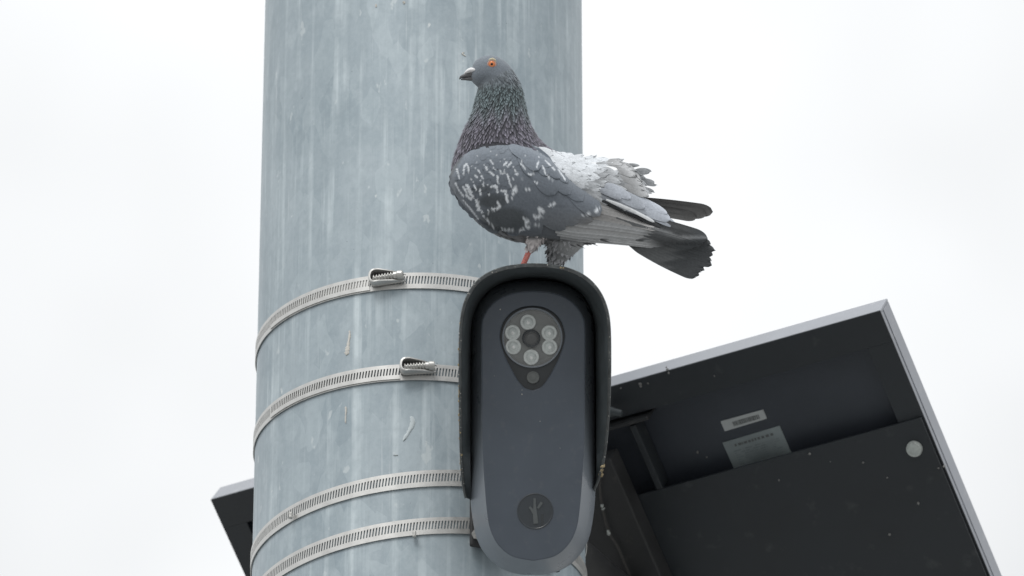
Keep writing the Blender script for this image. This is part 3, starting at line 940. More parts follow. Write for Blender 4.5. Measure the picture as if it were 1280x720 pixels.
# --- generic feather sheets
def vane(na, nb, kind):
    a = np.linspace(0, 1, na); b = np.linspace(-1, 1, nb)
    if kind == 'covert':
        wd = np.where(a < 0.25, 0.45 + 0.55 * np.sqrt(np.clip(a / 0.25, 0, 1)), np.where(a > 0.55, np.sqrt(np.clip(1 - ((a - 0.55) / 0.45)**2, 0.0, 1)), 1))
    elif kind == 'point':
        wd = np.where(a < 0.3, 0.5 + 0.5 * a / 0.3, np.clip(1 - ((a - 0.3) / 0.7)**1.8, 0, 1))
    elif kind == 'soft':
        wd = np.where(a < 0.2, 0.5 + 2.5 * a, np.where(a > 0.45, np.sqrt(np.clip(1 - ((a - 0.45) / 0.55)**2.4, 0, 1)), 1))
    else:   # flight
        wd = np.where(a < 0.2, 0.5 + 0.5 * a / 0.2, np.where(a > 0.86, np.sqrt(np.clip(1 - ((a - 0.86) / 0.14)**2, 0, 1)), 1))
    wd = np.maximum(wd, 0.03)
    A, Bm = np.meshgrid(a, b, indexing='ij')
    return A, Bm, Bm * wd[:, None]

def sheet_faces(nf, na, nb):
    g = np.array(grid_faces(na, nb))
    return (g[None] + (np.arange(nf) * na * nb)[:, None, None]).reshape(-1, 4)

def loft_feathers(name, s0, th0, L, Wd, lift, colfn, parent, yaw=None, na=7, nb=5, kind='covert', mat=None, base=0.0):
    """many small feathers laid over the body, roots towards the head, joined in one mesh"""
    nf = len(s0)
    A, Bm, BW_ = vane(na, nb, kind)
    p, ds, dt, n = frame(s0, th0)
    ls, lt = np.linalg.norm(ds, axis=1), np.linalg.norm(dt, axis=1)
    yaw = np.zeros(nf) if yaw is None else yaw
    a = A.ravel()[None] * L[:, None]; b = BW_.ravel()[None] * Wd[:, None] / 2
    a2 = a * np.cos(yaw)[:, None] - b * np.sin(yaw)[:, None]
    b2 = a * np.sin(yaw)[:, None] + b * np.cos(yaw)[:, None]
    s = np.clip(s0[:, None] - a2 / ls[:, None], 0.02, NS - 0.05)
    t = th0[:, None] + b2 / np.maximum(lt, 6)[:, None]
    p, _, _, n = frame(s, t)
    h = base + lift[:, None] * (A.ravel()[None]**1.5) + 0.35 * (1 - Bm.ravel()[None]**2) - 0.25 * (A.ravel()[None] < 0.05)
    q = p + n * h[..., None]
    c = colfn(q[..., 0], q[..., 1], q[..., 2], A.ravel()[None], Bm.ravel()[None], nf)
    q = q.reshape(-1, 3)
    uv = np.stack([np.broadcast_to((A.ravel() * 9 + np.abs(Bm.ravel()) * 5)[None], (nf, A.size)).ravel(), np.broadcast_to(A.ravel()[None], (nf, A.size)).ravel()], 1)
    o = mobj(name, B(q[:, 0], q[:, 1], q[:, 2]), sheet_faces(nf, na, nb), mat or M_feath, parent, cols=c.reshape(-1, 3), uvs=uv)
    o["kind"] = "stuff"
    return o

def poisson(fn, r, tries, keep):
    pts, par = np.zeros((0, 3)), []
    for _ in range(tries):
        s, t = fn()
        if not keep(s, t): continue
        p = surf(np.array(s), np.array(t))
        rr_ = r(s) if callable(r) else r
        if len(pts) and np.min(np.sum((pts - p)**2, 1)) < rr_ * rr_: continue
        pts = np.vstack([pts, p]); par.append((s, t))
    return np.array(par)

def tone(nf, lo, hi): return rng.uniform(lo, hi, nf)[:, None, None]

# neck hackles (kept clear of the wing's upper edge, where the dark body colour stands in for a shadow line)
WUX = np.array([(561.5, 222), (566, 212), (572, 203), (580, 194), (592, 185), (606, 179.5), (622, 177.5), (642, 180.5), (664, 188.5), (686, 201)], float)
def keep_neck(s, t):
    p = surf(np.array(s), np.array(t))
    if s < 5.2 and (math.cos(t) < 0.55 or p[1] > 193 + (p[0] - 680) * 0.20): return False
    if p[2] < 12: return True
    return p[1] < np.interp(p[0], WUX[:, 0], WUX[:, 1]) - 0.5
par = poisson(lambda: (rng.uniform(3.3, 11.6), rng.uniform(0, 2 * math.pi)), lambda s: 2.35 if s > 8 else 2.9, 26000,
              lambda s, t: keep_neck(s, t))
o_ = np.argsort(par[:, 0]); par = par[o_]
nf = len(par)
def neck_col(u, v, w_, a, b, nf):
    green = np.array((0.185, 0.240, 0.254)); purp = np.array((0.246, 0.232, 0.284))
    c = lerp(green, purp, sstep(v + 6 * np.sin(u * 0.35), 128, 168))
    c = lerp(c, (0.18, 0.205, 0.23), (1 - sstep(v, 102, 118)) * 0.9)
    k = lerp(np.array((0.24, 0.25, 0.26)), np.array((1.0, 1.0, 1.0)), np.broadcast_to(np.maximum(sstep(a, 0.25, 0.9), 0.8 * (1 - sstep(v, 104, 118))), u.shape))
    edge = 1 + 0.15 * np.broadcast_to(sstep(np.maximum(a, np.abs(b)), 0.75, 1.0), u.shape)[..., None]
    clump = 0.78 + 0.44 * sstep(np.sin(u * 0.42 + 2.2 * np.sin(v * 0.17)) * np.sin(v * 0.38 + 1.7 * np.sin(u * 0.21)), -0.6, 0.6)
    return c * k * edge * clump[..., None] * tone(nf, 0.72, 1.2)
sv = par[:, 0]
ruff = 0.5 + 0.9 * np.sin(par[:, 1] * 5 + sv * 3.1)**2
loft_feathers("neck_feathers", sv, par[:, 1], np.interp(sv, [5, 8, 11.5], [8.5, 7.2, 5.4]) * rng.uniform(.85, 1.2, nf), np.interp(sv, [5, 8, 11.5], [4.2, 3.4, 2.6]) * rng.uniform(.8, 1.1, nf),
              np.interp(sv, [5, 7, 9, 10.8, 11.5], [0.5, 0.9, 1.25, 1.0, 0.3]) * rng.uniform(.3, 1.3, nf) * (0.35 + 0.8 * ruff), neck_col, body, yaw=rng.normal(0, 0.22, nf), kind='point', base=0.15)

# breast and belly
par = poisson(lambda: (rng.uniform(1.6, 6.2), rng.uniform(R_(75), R_(285))), 6.0, 5000, lambda s, t: True)
par = par[np.argsort(par[:, 0])]; nf = len(par)
def belly_col(u, v, w_, a, b, nf):
    c = lerp((0.15, 0.148, 0.168), (0.155, 0.163, 0.172), sstep(v, 235, 280))
    c = lerp(c, (0.27, 0.27, 0.28), sstep(v, 285, 305) * (1 - sstep(u, 690, 720)))
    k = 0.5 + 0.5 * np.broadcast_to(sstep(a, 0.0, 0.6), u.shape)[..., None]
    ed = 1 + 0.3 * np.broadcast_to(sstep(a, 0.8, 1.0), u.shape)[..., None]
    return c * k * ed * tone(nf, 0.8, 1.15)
sv = par[:, 0]
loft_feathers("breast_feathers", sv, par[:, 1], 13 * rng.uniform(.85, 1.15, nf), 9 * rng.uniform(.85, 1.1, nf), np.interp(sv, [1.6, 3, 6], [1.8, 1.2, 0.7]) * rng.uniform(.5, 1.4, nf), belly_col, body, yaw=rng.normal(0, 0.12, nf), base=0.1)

# loose fluff of thigh and vent
def fluff(name, roots, colr, parent, L=(7, 12), Wd=(3, 5), spread=0.5, lift=2.0, na=6, nb=3):
    V, Fc, Cc, UVs = [], [], [], []
    A, Bm, BW_ = vane(na, nb, 'point')
    for (p, d, n) in roots:
        p, d, n = np.array(p, float), np.array(d, float), np.array(n, float)
        d = d + rng.normal(0, spread, 3) * np.linalg.norm(d); d /= np.linalg.norm(d)
        n = n - d * np.dot(n, d); n /= np.linalg.norm(n) + 1e-9
        x = np.cross(n, d)
        l, wd, lf = rng.uniform(*L), rng.uniform(*Wd), rng.uniform(0.2, 1.0) * lift
        a, b = A.ravel()[:, None] * l, BW_.ravel()[:, None] * wd / 2
        q = p + d * a + x * b + n * (A.ravel()[:, None]**2 * lf)
        k = len(V) * na * nb
        V.append(q); Fc.append(np.array(grid_faces(na, nb)) + k)
        cc = np.array(colr(p)) * rng.uniform(0.8, 1.2)
        Cc.append(cc[None] * (0.80 + 0.30 * A.ravel()[:, None])); UVs.append(np.stack([A.ravel() * 6, Bm.ravel()], 1))
    q = np.concatenate(V)
    o = mobj(name, B(q[:, 0], q[:, 1], q[:, 2]), np.concatenate(Fc), M_feath, parent, cols=np.concatenate(Cc), uvs=np.concatenate(UVs))
    o["kind"] = "stuff"
    return o
roots = []
for i in range(240):      # feathered thigh of the far leg
    t = rng.uniform(0, 1); a_ = rng.uniform(0, 2 * math.pi)
    c_ = np.array([710, 288, -2]) * (1 - t) + np.array([696, 324, -14]) * t
    r_ = 28 * (1 - t) + 8.0 * t
    n_v = np.array([math.cos(a_), 0.2, math.sin(a_)])
    roots.append((c_ + n_v * r_ * 0.96, (-0.35, 1.0, 0), n_v))
fluff("thigh_fluff", roots, lambda p: (0.46, 0.47, 0.49) if rng.uniform() < 0.88 else (0.30, 0.31, 0.32), body, (7, 11), (4, 6.5), 0.22, 0.9)
roots = []
for i in range(120):      # vent and under-tail coverts along the lower outline
    t = rng.uniform(0, 1)
    u_ = 690 + t * 106
    v_ = np.interp(u_, [690, 715, 735, 760, 796], [304, 303, 300, 300, 304]) + rng.uniform(-9, 0)
    roots.append(((u_, v_, rng.uniform(-18, 22)), (1, rng.uniform(-0.02, 0.22), 0), (0, 1, 0.3)))
fluff("vent_fluff", roots, lambda p: (0.19, 0.20, 0.21) if rng.uniform() < 0.6 else (0.10, 0.105, 0.11), body, (14, 24), (5, 8), 0.10, 2.0)
roots = []
for i in range(60):
    t = rng.uniform(0, 1); a_ = rng.uniform(0, 2 * math.pi)
    c_ = np.array([674, 286, 22]) * (1 - t) + np.array([664, 312, 25]) * t
    r_ = 17 * (1 - t) + 5.2 * t
    n_v = np.array([math.cos(a_), 0.2, math.sin(a_)])
    roots.append((c_ + n_v * r_ * 0.95, (-0.3, 1.0, 0), n_v))
fluff("thigh_fluff", roots, lambda p: (0.66, 0.62, 0.62), body, (5, 9), (3.5, 6), 0.15, 0.7)

# --- wing shell (height field over the profile)
WU = np.array([(561.5, 222), (566, 212), (572, 203), (580, 194), (592, 185), (606, 179.5), (622, 177.5), (642, 180.5), (664, 188.5), (686, 201), (704, 219), (722, 234), (744, 248), (764, 258), (800, 277), (850, 297)], float)
WL = np.array([(561.5, 222), (564, 234), (570, 246), (580, 260), (592, 271), (606, 281), (622, 289), (642, 295), (664, 298.5), (686, 300.5), (704, 301.5), (722, 302), (744, 301.5), (764, 301), (800, 302.5), (850, 306)], float)
WC = np.array([(561.5, 26), (570, 43), (585, 54), (605, 61), (640, 67), (690, 64), (730, 55), (770, 42), (810, 30), (850, 24), (900, 18)], float)
def wing_w(u, v):
    u = np.asarray(u, float); v = np.asarray(v, float)
    a, b, c = np.interp(u, WU[:, 0], WU[:, 1]), np.interp(u, WL[:, 0], WL[:, 1]), np.interp(u, WC[:, 0], WC[:, 1])
    n = np.clip((2 * v - a - b) / np.maximum(b - a, 8), -1.15, 1.15)
    return c * (0.52 + 0.48 * np.sqrt(np.clip(1 - np.clip(np.abs(n), 0, 1)**2.2, 0, 1)))

Z3 = lambda x, y: (555 + x / 10.283, 170 + y / 10.283)
Z4 = lambda x, y: (555 + x / 10.283, 230 + y / 10.283)
Z5 = lambda x, y: (650 + x / 10.283, 180 + y / 10.283)
Z6 = lambda x, y: (660 + x / 10.283, 240 + y / 10.283)
FL = []
def fleck(Z, pts, r):
    q = [Z(*p) for p in pts]
    if len(q) == 1: q = q * 2
    for a, b in zip(q[:-1], q[1:]): FL.append((*a, *b, max(r / 10.283 * 0.86, 0.5)))
for pts, r in [([(255, 540), (262, 430), (285, 395), (315, 440), (325, 515)], 11), ([(170, 460), (200, 580)], 11), ([(360, 430)], 9), ([(420, 390)], 10), ([(405, 460)], 9), ([(440, 480), (470, 530)], 10),
               ([(400, 555), (430, 580)], 13), ([(350, 605)], 14), ([(380, 640)], 14), ([(480, 560), (510, 600)], 12), ([(470, 620)], 11), ([(510, 640), (508, 690)], 11), ([(540, 450), (552, 485)], 14), ([(515, 425)], 9),
               ([(600, 365), (635, 420)], 9), ([(635, 465)], 12), ([(670, 490)], 12), ([(590, 515), (640, 560)], 14), ([(565, 680)], 14), ([(675, 295)], 12), ([(720, 380)], 10), ([(780, 350)], 9), ([(805, 390), (765, 435)], 12),
               ([(722, 500), (735, 540), (778, 535), (775, 490)], 9), ([(825, 445), (860, 395)], 17), ([(890, 450)], 13), ([(905, 490), (938, 550)], 13), ([(890, 605)], 13), ([(690, 570), (692, 665)], 13), ([(610, 705), (660, 690), (690, 715)], 14),
               ([(815, 550), (858, 700)], 14), ([(1000, 600), (1040, 700)], 8), ([(1000, 350), (988, 410), (1045, 480)], 10), ([(1085, 545), (1110, 560), (1140, 545), (1145, 515)], 11), ([(1040, 305)], 10), ([(1212, 400), (1190, 450)], 12), ([(1150, 665), (1190, 655)], 9), ([(430, 300)], 6), ([(600, 240)], 5)]:
    fleck(Z3, pts, r)
for pts, r in [([(300, 60), (370, 215)], 30), ([(250, 78), (300, 160)], 12), ([(285, 180), (345, 240)], 18), ([(425, 255), (450, 370)], 30), ([(490, 405)], 20), ([(560, 385)], 16), ([(575, 415)], 10), ([(465, 125), (470, 190)], 15),
               ([(580, 180)], 11), ([(640, 85), (678, 110), (690, 160)], 14), ([(740, 140), (800, 150)], 17), ([(795, 150), (812, 285)], 22), ([(905, 95), (925, 150)], 28), ([(890, 160), (875, 235)], 17), ([(690, 270), (722, 340)], 20), ([(720, 350), (640, 372)], 13), ([(615, 360), (640, 385)], 10),
               ([(1030, 125), (1090, 125)], 9), ([(1035, 495), (1060, 540)], 28), ([(1070, 545)], 36), ([(1075, 600)], 36), ([(965, 640), (1045, 620)], 14), ([(750, 618), (900, 635)], 10), ([(1155, 475), (1225, 470)], 27), ([(1222, 390)], 26),
               ([(390, 60), (420, 130)], 11), ([(150, 20), (190, 110), (260, 200)], 8), ([(250, 240), (440, 470)], 6), ([(500, 440), (640, 590)], 7)]:
    fleck(Z4, pts, r)
for pts, r in [([(335, 270), (440, 375)], 11), ([(495, 370), (575, 505)], 12), ([(235, 285), (212, 350)], 9), ([(288, 335), (325, 435)], 11), ([(340, 460), (410, 520)], 6), ([(60, 205)], 8), ([(240, 215)], 8), ([(190, 60), (220, 68)], 7)]:
    fleck(Z5, pts, r)
for pts, r in [([(85, 372), (165, 355)], 25), ([(150, 262), (190, 300)], 24), ([(270, 245), (340, 195)], 13), ([(840, 305), (885, 275)], 9), ([(825, 312), (700, 345)], 5), ([(880, 250), (905, 240)], 4), ([(5, 420)], 28), ([(10, 490)], 32), ([(70, 465), (140, 475)], 8)]:
    fleck(Z6, pts, r)
FL = np.array(FL)
def fleck_mask(u, v):
    sh = u.shape
    jx = np.sin(u * 1.9 + v * 0.7 + 1.5 * np.sin(v * 0.9)) * 0.45 + np.sin(v * 2.7 - u * 1.3 + np.sin(u * 1.7)) * 0.35
    U, Vv = (u + jx).ravel(), (v + jx[::1] * 0.6).ravel()
    m = np.zeros(U.size)
    for x0, y0, x1, y1, r in FL:
        sel = (np.abs(U - (x0 + x1) / 2) < abs(x1 - x0) / 2 + r + 1.5) & (np.abs(Vv - (y0 + y1) / 2) < abs(y1 - y0) / 2 + r + 1.5)
        if not sel.any(): continue
        a, b = U[sel] - x0, Vv[sel] - y0
        dx, dy = x1 - x0, y1 - y0
        t = np.clip((a * dx + b * dy) / (dx * dx + dy * dy + 1e-6), 0, 1)
        d = np.hypot(a - t * dx, b - t * dy)
        re_ = r * (0.64 + 0.30 * np.sin(U[sel] * 1.3 + x0) * np.sin(Vv[sel] * 1.1 + y0))
        m[sel] = np.maximum(m[sel], 1 - sstep(d, re_, re_ + 0.7))
    return m.reshape(sh)
def ell(u, v, cu, cv, ru, rv, soft=0.35):
    return 1 - sstep(np.hypot((u - cu) / ru, (v - cv) / rv), 1 - soft, 1 + soft)
def wing_col(u, v):
    u = np.asarray(u, float); v = np.asarray(v, float)
    c = lerp((0.190, 0.220, 0.258), (0.122, 0.140, 0.164), sstep(v, 183, 250))
    c = lerp(c, (0.138, 0.151, 0.168), sstep(u, 650, 690) * sstep(v, 255, 285))
    c = lerp(c, (0.068, 0.078, 0.088), ell(u, v, 617, 256, 19, 9))
    c = lerp(c, (0.070, 0.080, 0.089), ell(u, v, 631, 279, 30, 15, 0.25))
    c = lerp(c, (0.060, 0.068, 0.074), ell(u, v, 604, 241, 12, 5) * 0.6)
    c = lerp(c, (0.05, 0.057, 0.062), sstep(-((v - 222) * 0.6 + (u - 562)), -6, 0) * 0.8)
    c = lerp(c, (0.165, 0.165, 0.165), sstep(u, 705, 745) * sstep(v, 268, 284))
    m = fleck_mask(u, v) * (0.86 + 0.14 * np.sin(u * 2.1) * np.sin(v * 1.7))
    return lerp(c, (0.74, 0.78, 0.82), m * 0.94)

# shell of the near wing
nu, nv = 150, 70
uu = np.interp(np.linspace(0, 1, nu), [0, 0.08, 1], [561.6, 572, 716])
ta = (1 - np.cos(np.linspace(0, math.pi, nv))) / 2
UU = np.repeat(uu[:, None], nv, 1)
VV = np.interp(uu, WU[:, 0], WU[:, 1])[:, None] * (1 - ta) + np.interp(uu, WL[:, 0], WL[:, 1])[:, None] * ta
WW = wing_w(UU, VV) - 1.0 - 9.0 * sstep(UU, 664, 708)
inner = np.maximum(WW - 6, 6.0)
q1 = np.stack([UU, VV, WW], -1).reshape(-1, 3); q2 = np.stack([UU, VV, inner], -1).reshape(-1, 3)
def shell(sign):
    q = np.concatenate([q1, q2]) * np.array([1, 1, sign])
    f = grid_faces(nu, nv) + [tuple(reversed(x)) for x in grid_faces(nu, nv, nu * nv)]
    o = nu * nv
    for i in range(nu - 1):
        for j in (0, nv - 1):
            f.append((i * nv + j, (i + 1) * nv + j, o + (i + 1) * nv + j, o + i * nv + j))
    for j in range(nv - 1):
        f.append((j, j + 1, o + j + 1, o + j))
    return q, f
q, f = shell(1)
wing = mobj("wing", B(q[:, 0], q[:, 1], q[:, 2]), f, M_skin, bird, cols=wing_col(q[:, 0], q[:, 1]), uvs=q[:, :2] * 0.4)
q, f = shell(-1)
wing2 = mobj("wing", B(q[:, 0], q[:, 1], q[:, 2]), f, M_skin, bird, cols=wing_col(q[:, 0], q[:, 1]), uvs=q[:, :2] * 0.4)

def hf_verts(root, tip, wd, sfn, l0, l1, na, nb, kind, bend=0.0, camber=0.6, jag=0.0):
    root, tip = np.array(root, float), np.array(tip, float)
    d = tip - root; L = np.hypot(*d); d /= L
    p = np.array([-d[1], d[0]])
    A, Bm, BW_ = vane(na, nb, kind)
    a, b = A.ravel(), BW_.ravel() * wd / 2
    if jag:
        jc = rng.uniform(-1, 0.25, nb) * jag
        a = a * (1 + np.tile(jc, na) * a**6)
    bb = b + bend * np.sin(a * math.pi)
    uv2 = root + np.outer(a * L, d) + np.outer(bb, p)
    w_ = sfn(uv2[:, 0], uv2[:, 1]) + l0 + (l1 - l0) * a**1.3 + camber * (1 - Bm.ravel()**2)
    return uv2[:, 0], uv2[:, 1], w_, a, Bm.ravel(), np.stack([a * L * 0.55 + np.abs(Bm.ravel()) * wd * 0.45, a], 1)

def hf_feather(name, root, tip, wd, sfn, colfn, parent, l0=0.2, l1=1.0, na=22, nb=13, kind='covert', bend=0.0, camber=0.6, sign=1, jag=0.0):
    u, v, w_, a, b, uv = hf_verts(root, tip, wd, sfn, l0, l1, na, nb, kind, bend, camber, jag)
    o = mobj(name, B(u, v, w_ * sign), grid_faces(na, nb), M_feath, parent, cols=colfn(u, v, a, b), uvs=uv)
    return o

# small coverts over the shoulder, many rows
def cov_dir(u, v):
    k = sstep(u, 585, 665)
    return np.array([0.25 + 0.55 * k, 1.0 - 0.35 * k])
pts = []
for _ in range(6000):
    u_, v_ = rng.uniform(564, 690), rng.uniform(178, 285)
    a, b = np.interp(u_, WU[:, 0], WU[:, 1]), np.interp(u_, WL[:, 0], WL[:, 1])
    if v_ < a + 1.5 or v_ > b - 5: continue
    if (u_ - 600) / 90 + (v_ - 178) / 75 > 1.35 and v_ > 240: continue
    if any((u_ - x)**2 + (v_ - y)**2 < 5.6**2 for x, y in pts): continue
    pts.append((u_, v_))
pts.sort(key=lambda p: -(p[1] + 0.5 * p[0]))
parts, cc, uvv = [], [], []
na, nb = 13, 9
for i, (u_, v_) in enumerate(pts):
    d = cov_dir(u_, v_); d = d / np.hypot(*d) * rng.uniform(10, 13)
    d = d + rng.normal(0, 0.8, 2)
    u, v, w_, a, b, uv = hf_verts((u_, v_), (u_ + d[0], v_ + d[1]), rng.uniform(8.5, 10.5), wing_w, 0.0, rng.uniform(0.12, 0.55), na, nb, 'covert', 0, 0.15)
    parts.append((B(u, v, w_), grid_faces(na, nb)))
    k = (0.97 + 0.03 * sstep(a, 0.2, 0.8)) * rng.uniform(0.95, 1.05)
    cc.append(wing_col(u, v) * k[:, None]); uvv.append(uv)
v, f = merge(parts)
o = mobj("small_coverts", v, f, M_feath, wing, cols=np.concatenate(cc), uvs=np.concatenate(uvv)); o["kind"] = "stuff"

def wc(mult=1.0, tipw=0.0, edge=0.1):
    def fn(u, v, a, b):
        k = mult * (1 + edge * sstep(np.maximum(a, np.abs(b)), 0.88, 1.0))
        c = wing_col(u, v) * k[:, None]
        if tipw: c = lerp(c, (0.5, 0.53, 0.56), tipw * sstep(a, 0.955, 0.99))
        return c
    return fn
# greater coverts, then scapulars on top of them
for r, t, wd, l0, l1, m in [
    ((598, 246), (622, 294), 26, -0.4, 0.4, 0.95), ((614, 246), (648, 297), 28, -0.2, 0.7, 1.0), ((634, 246), (676, 296), 28, 0.0, 0.9, 1.0), ((650, 244), (706, 291), 27, 0.3, 1.2, 1.0),
    ((664, 246), (722, 284), 26, 0.6, 1.8, 1.04), ((676, 244), (740, 281), 26, 0.9, 2.4, 1.06), ((640, 226), (690, 264), 30, 0.5, 1.4, 1.02), ((656, 222), (706, 262), 28, 0.8, 1.8, 1.02)]:
    hf_feather("greater_covert", r, t, wd, wing_w, wc(m), wing, l0, l1)
for r, t, wd, l0, l1, m in [
    ((698, 216), (749, 274), 30, 1.0, 4.1, 1.12), ((690, 212), (728, 256), 22, 1.3, 3.7, 1.1), ((668, 206), (693, 249), 28, 1.0, 3.3, 1.02), ((688, 214), (712, 248), 20, 1.2, 3.5, 1.06),
    ((650, 196), (664, 226), 13, 0.8, 2.7, 0.98), ((668, 198), (684, 225), 15, 1.2, 3.3, 1.0), ((654, 190), (673, 218), 20, 1.4, 3.7, 1.1), ((676, 198), (699, 228), 16, 1.3, 3.9, 1.0), ((690, 206), (709, 233), 12, 1.4, 4.1, 1.05),
    ((640, 182), (668, 204), 22, 1.2, 2.7, 1.05), ((660, 188), (690, 212), 18, 1.6, 3.5, 1.05)]:
    hf_feather("scapular", r, t, wd, wing_w, wc(m, 0.0), wing, l0, l1)

# secondaries, tertials and primaries
def flight(base, lightedge=0.2, dark_tip=None):
    base = np.array(base)
    def fn(u, v, a, b):
        c = np.repeat(base[None], len(u), 0)
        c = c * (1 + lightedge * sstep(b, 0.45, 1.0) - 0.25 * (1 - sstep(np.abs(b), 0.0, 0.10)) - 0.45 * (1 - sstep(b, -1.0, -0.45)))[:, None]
        if dark_tip is not None:
            c = lerp(c, dark_tip, sstep(a, 0.72, 0.95))
        return c
    return fn
g1, g2, dk = (0.44, 0.45, 0.46), (0.34, 0.348, 0.357), (0.066, 0.073, 0.079)
for r, t, wd, l, c, dt in [
    ((700, 298), (846, 309), 10, 0.0, g2, dk), ((696, 295), (842, 307), 10, 0.9, g1, dk), ((694, 292), (838, 304), 10, 1.8, g1, (0.09, 0.095, 0.098)), ((694, 288.5), (834, 300), 10, 2.7, g1, (0.10, 0.10, 0.105)),
    ((698, 285), (832, 297), 10, 3.6, (0.33, 0.335, 0.34), (0.13, 0.135, 0.138)), ((704, 281), (830, 294), 11, 4.5, g2, (0.12, 0.125, 0.127)), ((712, 276), (828, 290), 13, 5.4, g2, (0.12, 0.125, 0.127)), ((722, 268), (826, 286), 15, 6.3, (0.25, 0.247, 0.245), None),
    ((734, 260), (822, 282), 15, 7.2, (0.26, 0.257, 0.255), None), ((742, 254), (812, 276), 9, 7.9, (0.14, 0.14, 0.14), None)]:
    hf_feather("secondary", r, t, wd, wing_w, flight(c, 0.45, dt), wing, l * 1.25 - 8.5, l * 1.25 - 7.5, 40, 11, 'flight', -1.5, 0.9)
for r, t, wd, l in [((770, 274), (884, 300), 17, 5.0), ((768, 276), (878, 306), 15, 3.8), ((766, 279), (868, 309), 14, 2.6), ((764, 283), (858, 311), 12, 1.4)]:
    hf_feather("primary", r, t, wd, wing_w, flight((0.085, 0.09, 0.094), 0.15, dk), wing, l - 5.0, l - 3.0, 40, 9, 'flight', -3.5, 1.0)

# far wing tip
for r, t, wd, l in [((770, 250), (892, 263), 17, 0.0), ((772, 253), (884, 266), 16, 1.5), ((774, 256), (872, 270), 14, 3.0)]:
    hf_feather("primary", r, t, wd, lambda u, v: np.interp(u, [760, 820, 900], [26, 24, 20]), flight((0.115, 0.115, 0.115), 0.15, (0.10, 0.10, 0.10)), wing2, -l, -l, 40, 9, 'flight', -1.5, 0.8, sign=-1)

# tail: fan of feathers with dark ends
tail = empty("tail", (0, 0, 0)); tail.parent = bird
tsf = lambda u, v: 4 + (v - 300) * 0.35 + (u - 800) * 0.02
tips = [(869, 348, 12), (873, 345.5, 12), (876, 341, 11), (880, 339, 10), (881, 334, 11), (889, 333, 12), (889, 327, 11), (891, 320, 12), (894, 314, 11), (888, 306, 13), (884, 301, 12)]
for i, (tu, tv, wd) in enumerate(tips):
    k = i / (len(tips) - 1)
    r = (782 + 10 * k, 300 - 18 * k)
    def tcol(u, v, a, b, k=k):
        c = lerp((0.115, 0.122, 0.126), (0.048, 0.053, 0.057), sstep(a + 0.06 * np.sin(v * 0.5), 0.50, 0.68))
        return c * (1 + 0.18 * sstep(b, 0.6, 1.0) - 0.2 * (1 - sstep(np.abs(b), 0, 0.08)))[:, None]
    o = hf_feather("tail_feather", r, (tu, tv), wd, tsf, tcol, tail, (k - 0.5) * 5.0, (k - 0.5) * 7.0, 40, 13, 'flight', 2.5 * (1 - 2 * k), 0.6, jag=0.02)
    o.name = "tail_feather"

# rump: pale ruffled feathers standing up in the wind
VT = np.array([(676, 184), (700, 190), (735, 199), (770, 204), (790, 214), (805, 232), (815, 248), (840, 266), (860, 285)], float)
_p = surf(np.linspace(0, 8, 420)[:, None], np.linspace(0, math.pi, 240)[None]).reshape(-1, 3)
_g = np.full((170, 90), -9.0)
_i = np.clip(((_p[:, 0] - 560) / 2).astype(int), 0, 169); _j = np.clip(((_p[:, 1] - 140) / 2).astype(int), 0, 89)
np.maximum.at(_g, (_i, _j), _p[:, 2])
for _ in range(3):   # smooth the lookup
    _g = (_g + np.roll(_g, 1, 0) + np.roll(_g, -1, 0) + np.roll(_g, 1, 1) + np.roll(_g, -1, 1)) / 5
def body_w(u, v):
    x = np.clip((np.asarray(u) - 560) / 2 - 0.5, 0, 168.99); y = np.clip((np.asarray(v) - 140) / 2 - 0.5, 0, 88.99)
    i, j = x.astype(int), y.astype(int); i2, j2 = np.minimum(i + 1, 169), np.minimum(j + 1, 89)
    fx_, fy_ = x - i, y - j
    return (_g[i, j] * (1 - fx_) + _g[i2, j] * fx_) * (1 - fy_) + (_g[i, j2] * (1 - fx_) + _g[i2, j2] * fx_) * fy_
def rump_w(u, v):
    d = np.clip(v - np.interp(u, VT[:, 0], VT[:, 1]), -6, 90)
    mx_ = np.interp(u, [680, 730, 780, 830], [46, 44, 36, 22])
    return np.maximum(np.where(d > 0, mx_ * np.sqrt(np.clip(d / 50, 0, 1)), d * 1.5), body_w(u, v) + 0.3)
pts = []
for _ in range(5000):
    u_ = rng.uniform(668, 800)
    a, b = np.interp(u_, VT[:, 0], VT[:, 1]), np.interp(u_, WU[:, 0], WU[:, 1])
    v_ = rng.uniform(a + 1.5, max(b + 4, a + 3))
    if u_ > 764 and v_ > 236: continue
    if u_ < 728 and v_ < 190 + (u_ - 676) * 0.20: continue
    if any((u_ - x)**2 + (v_ - y)**2 < (4.6 if u_ < 735 else 5.4)**2 for x, y in pts): continue
    pts.append((u_, v_))
pts.sort(key=lambda p: -p[0])
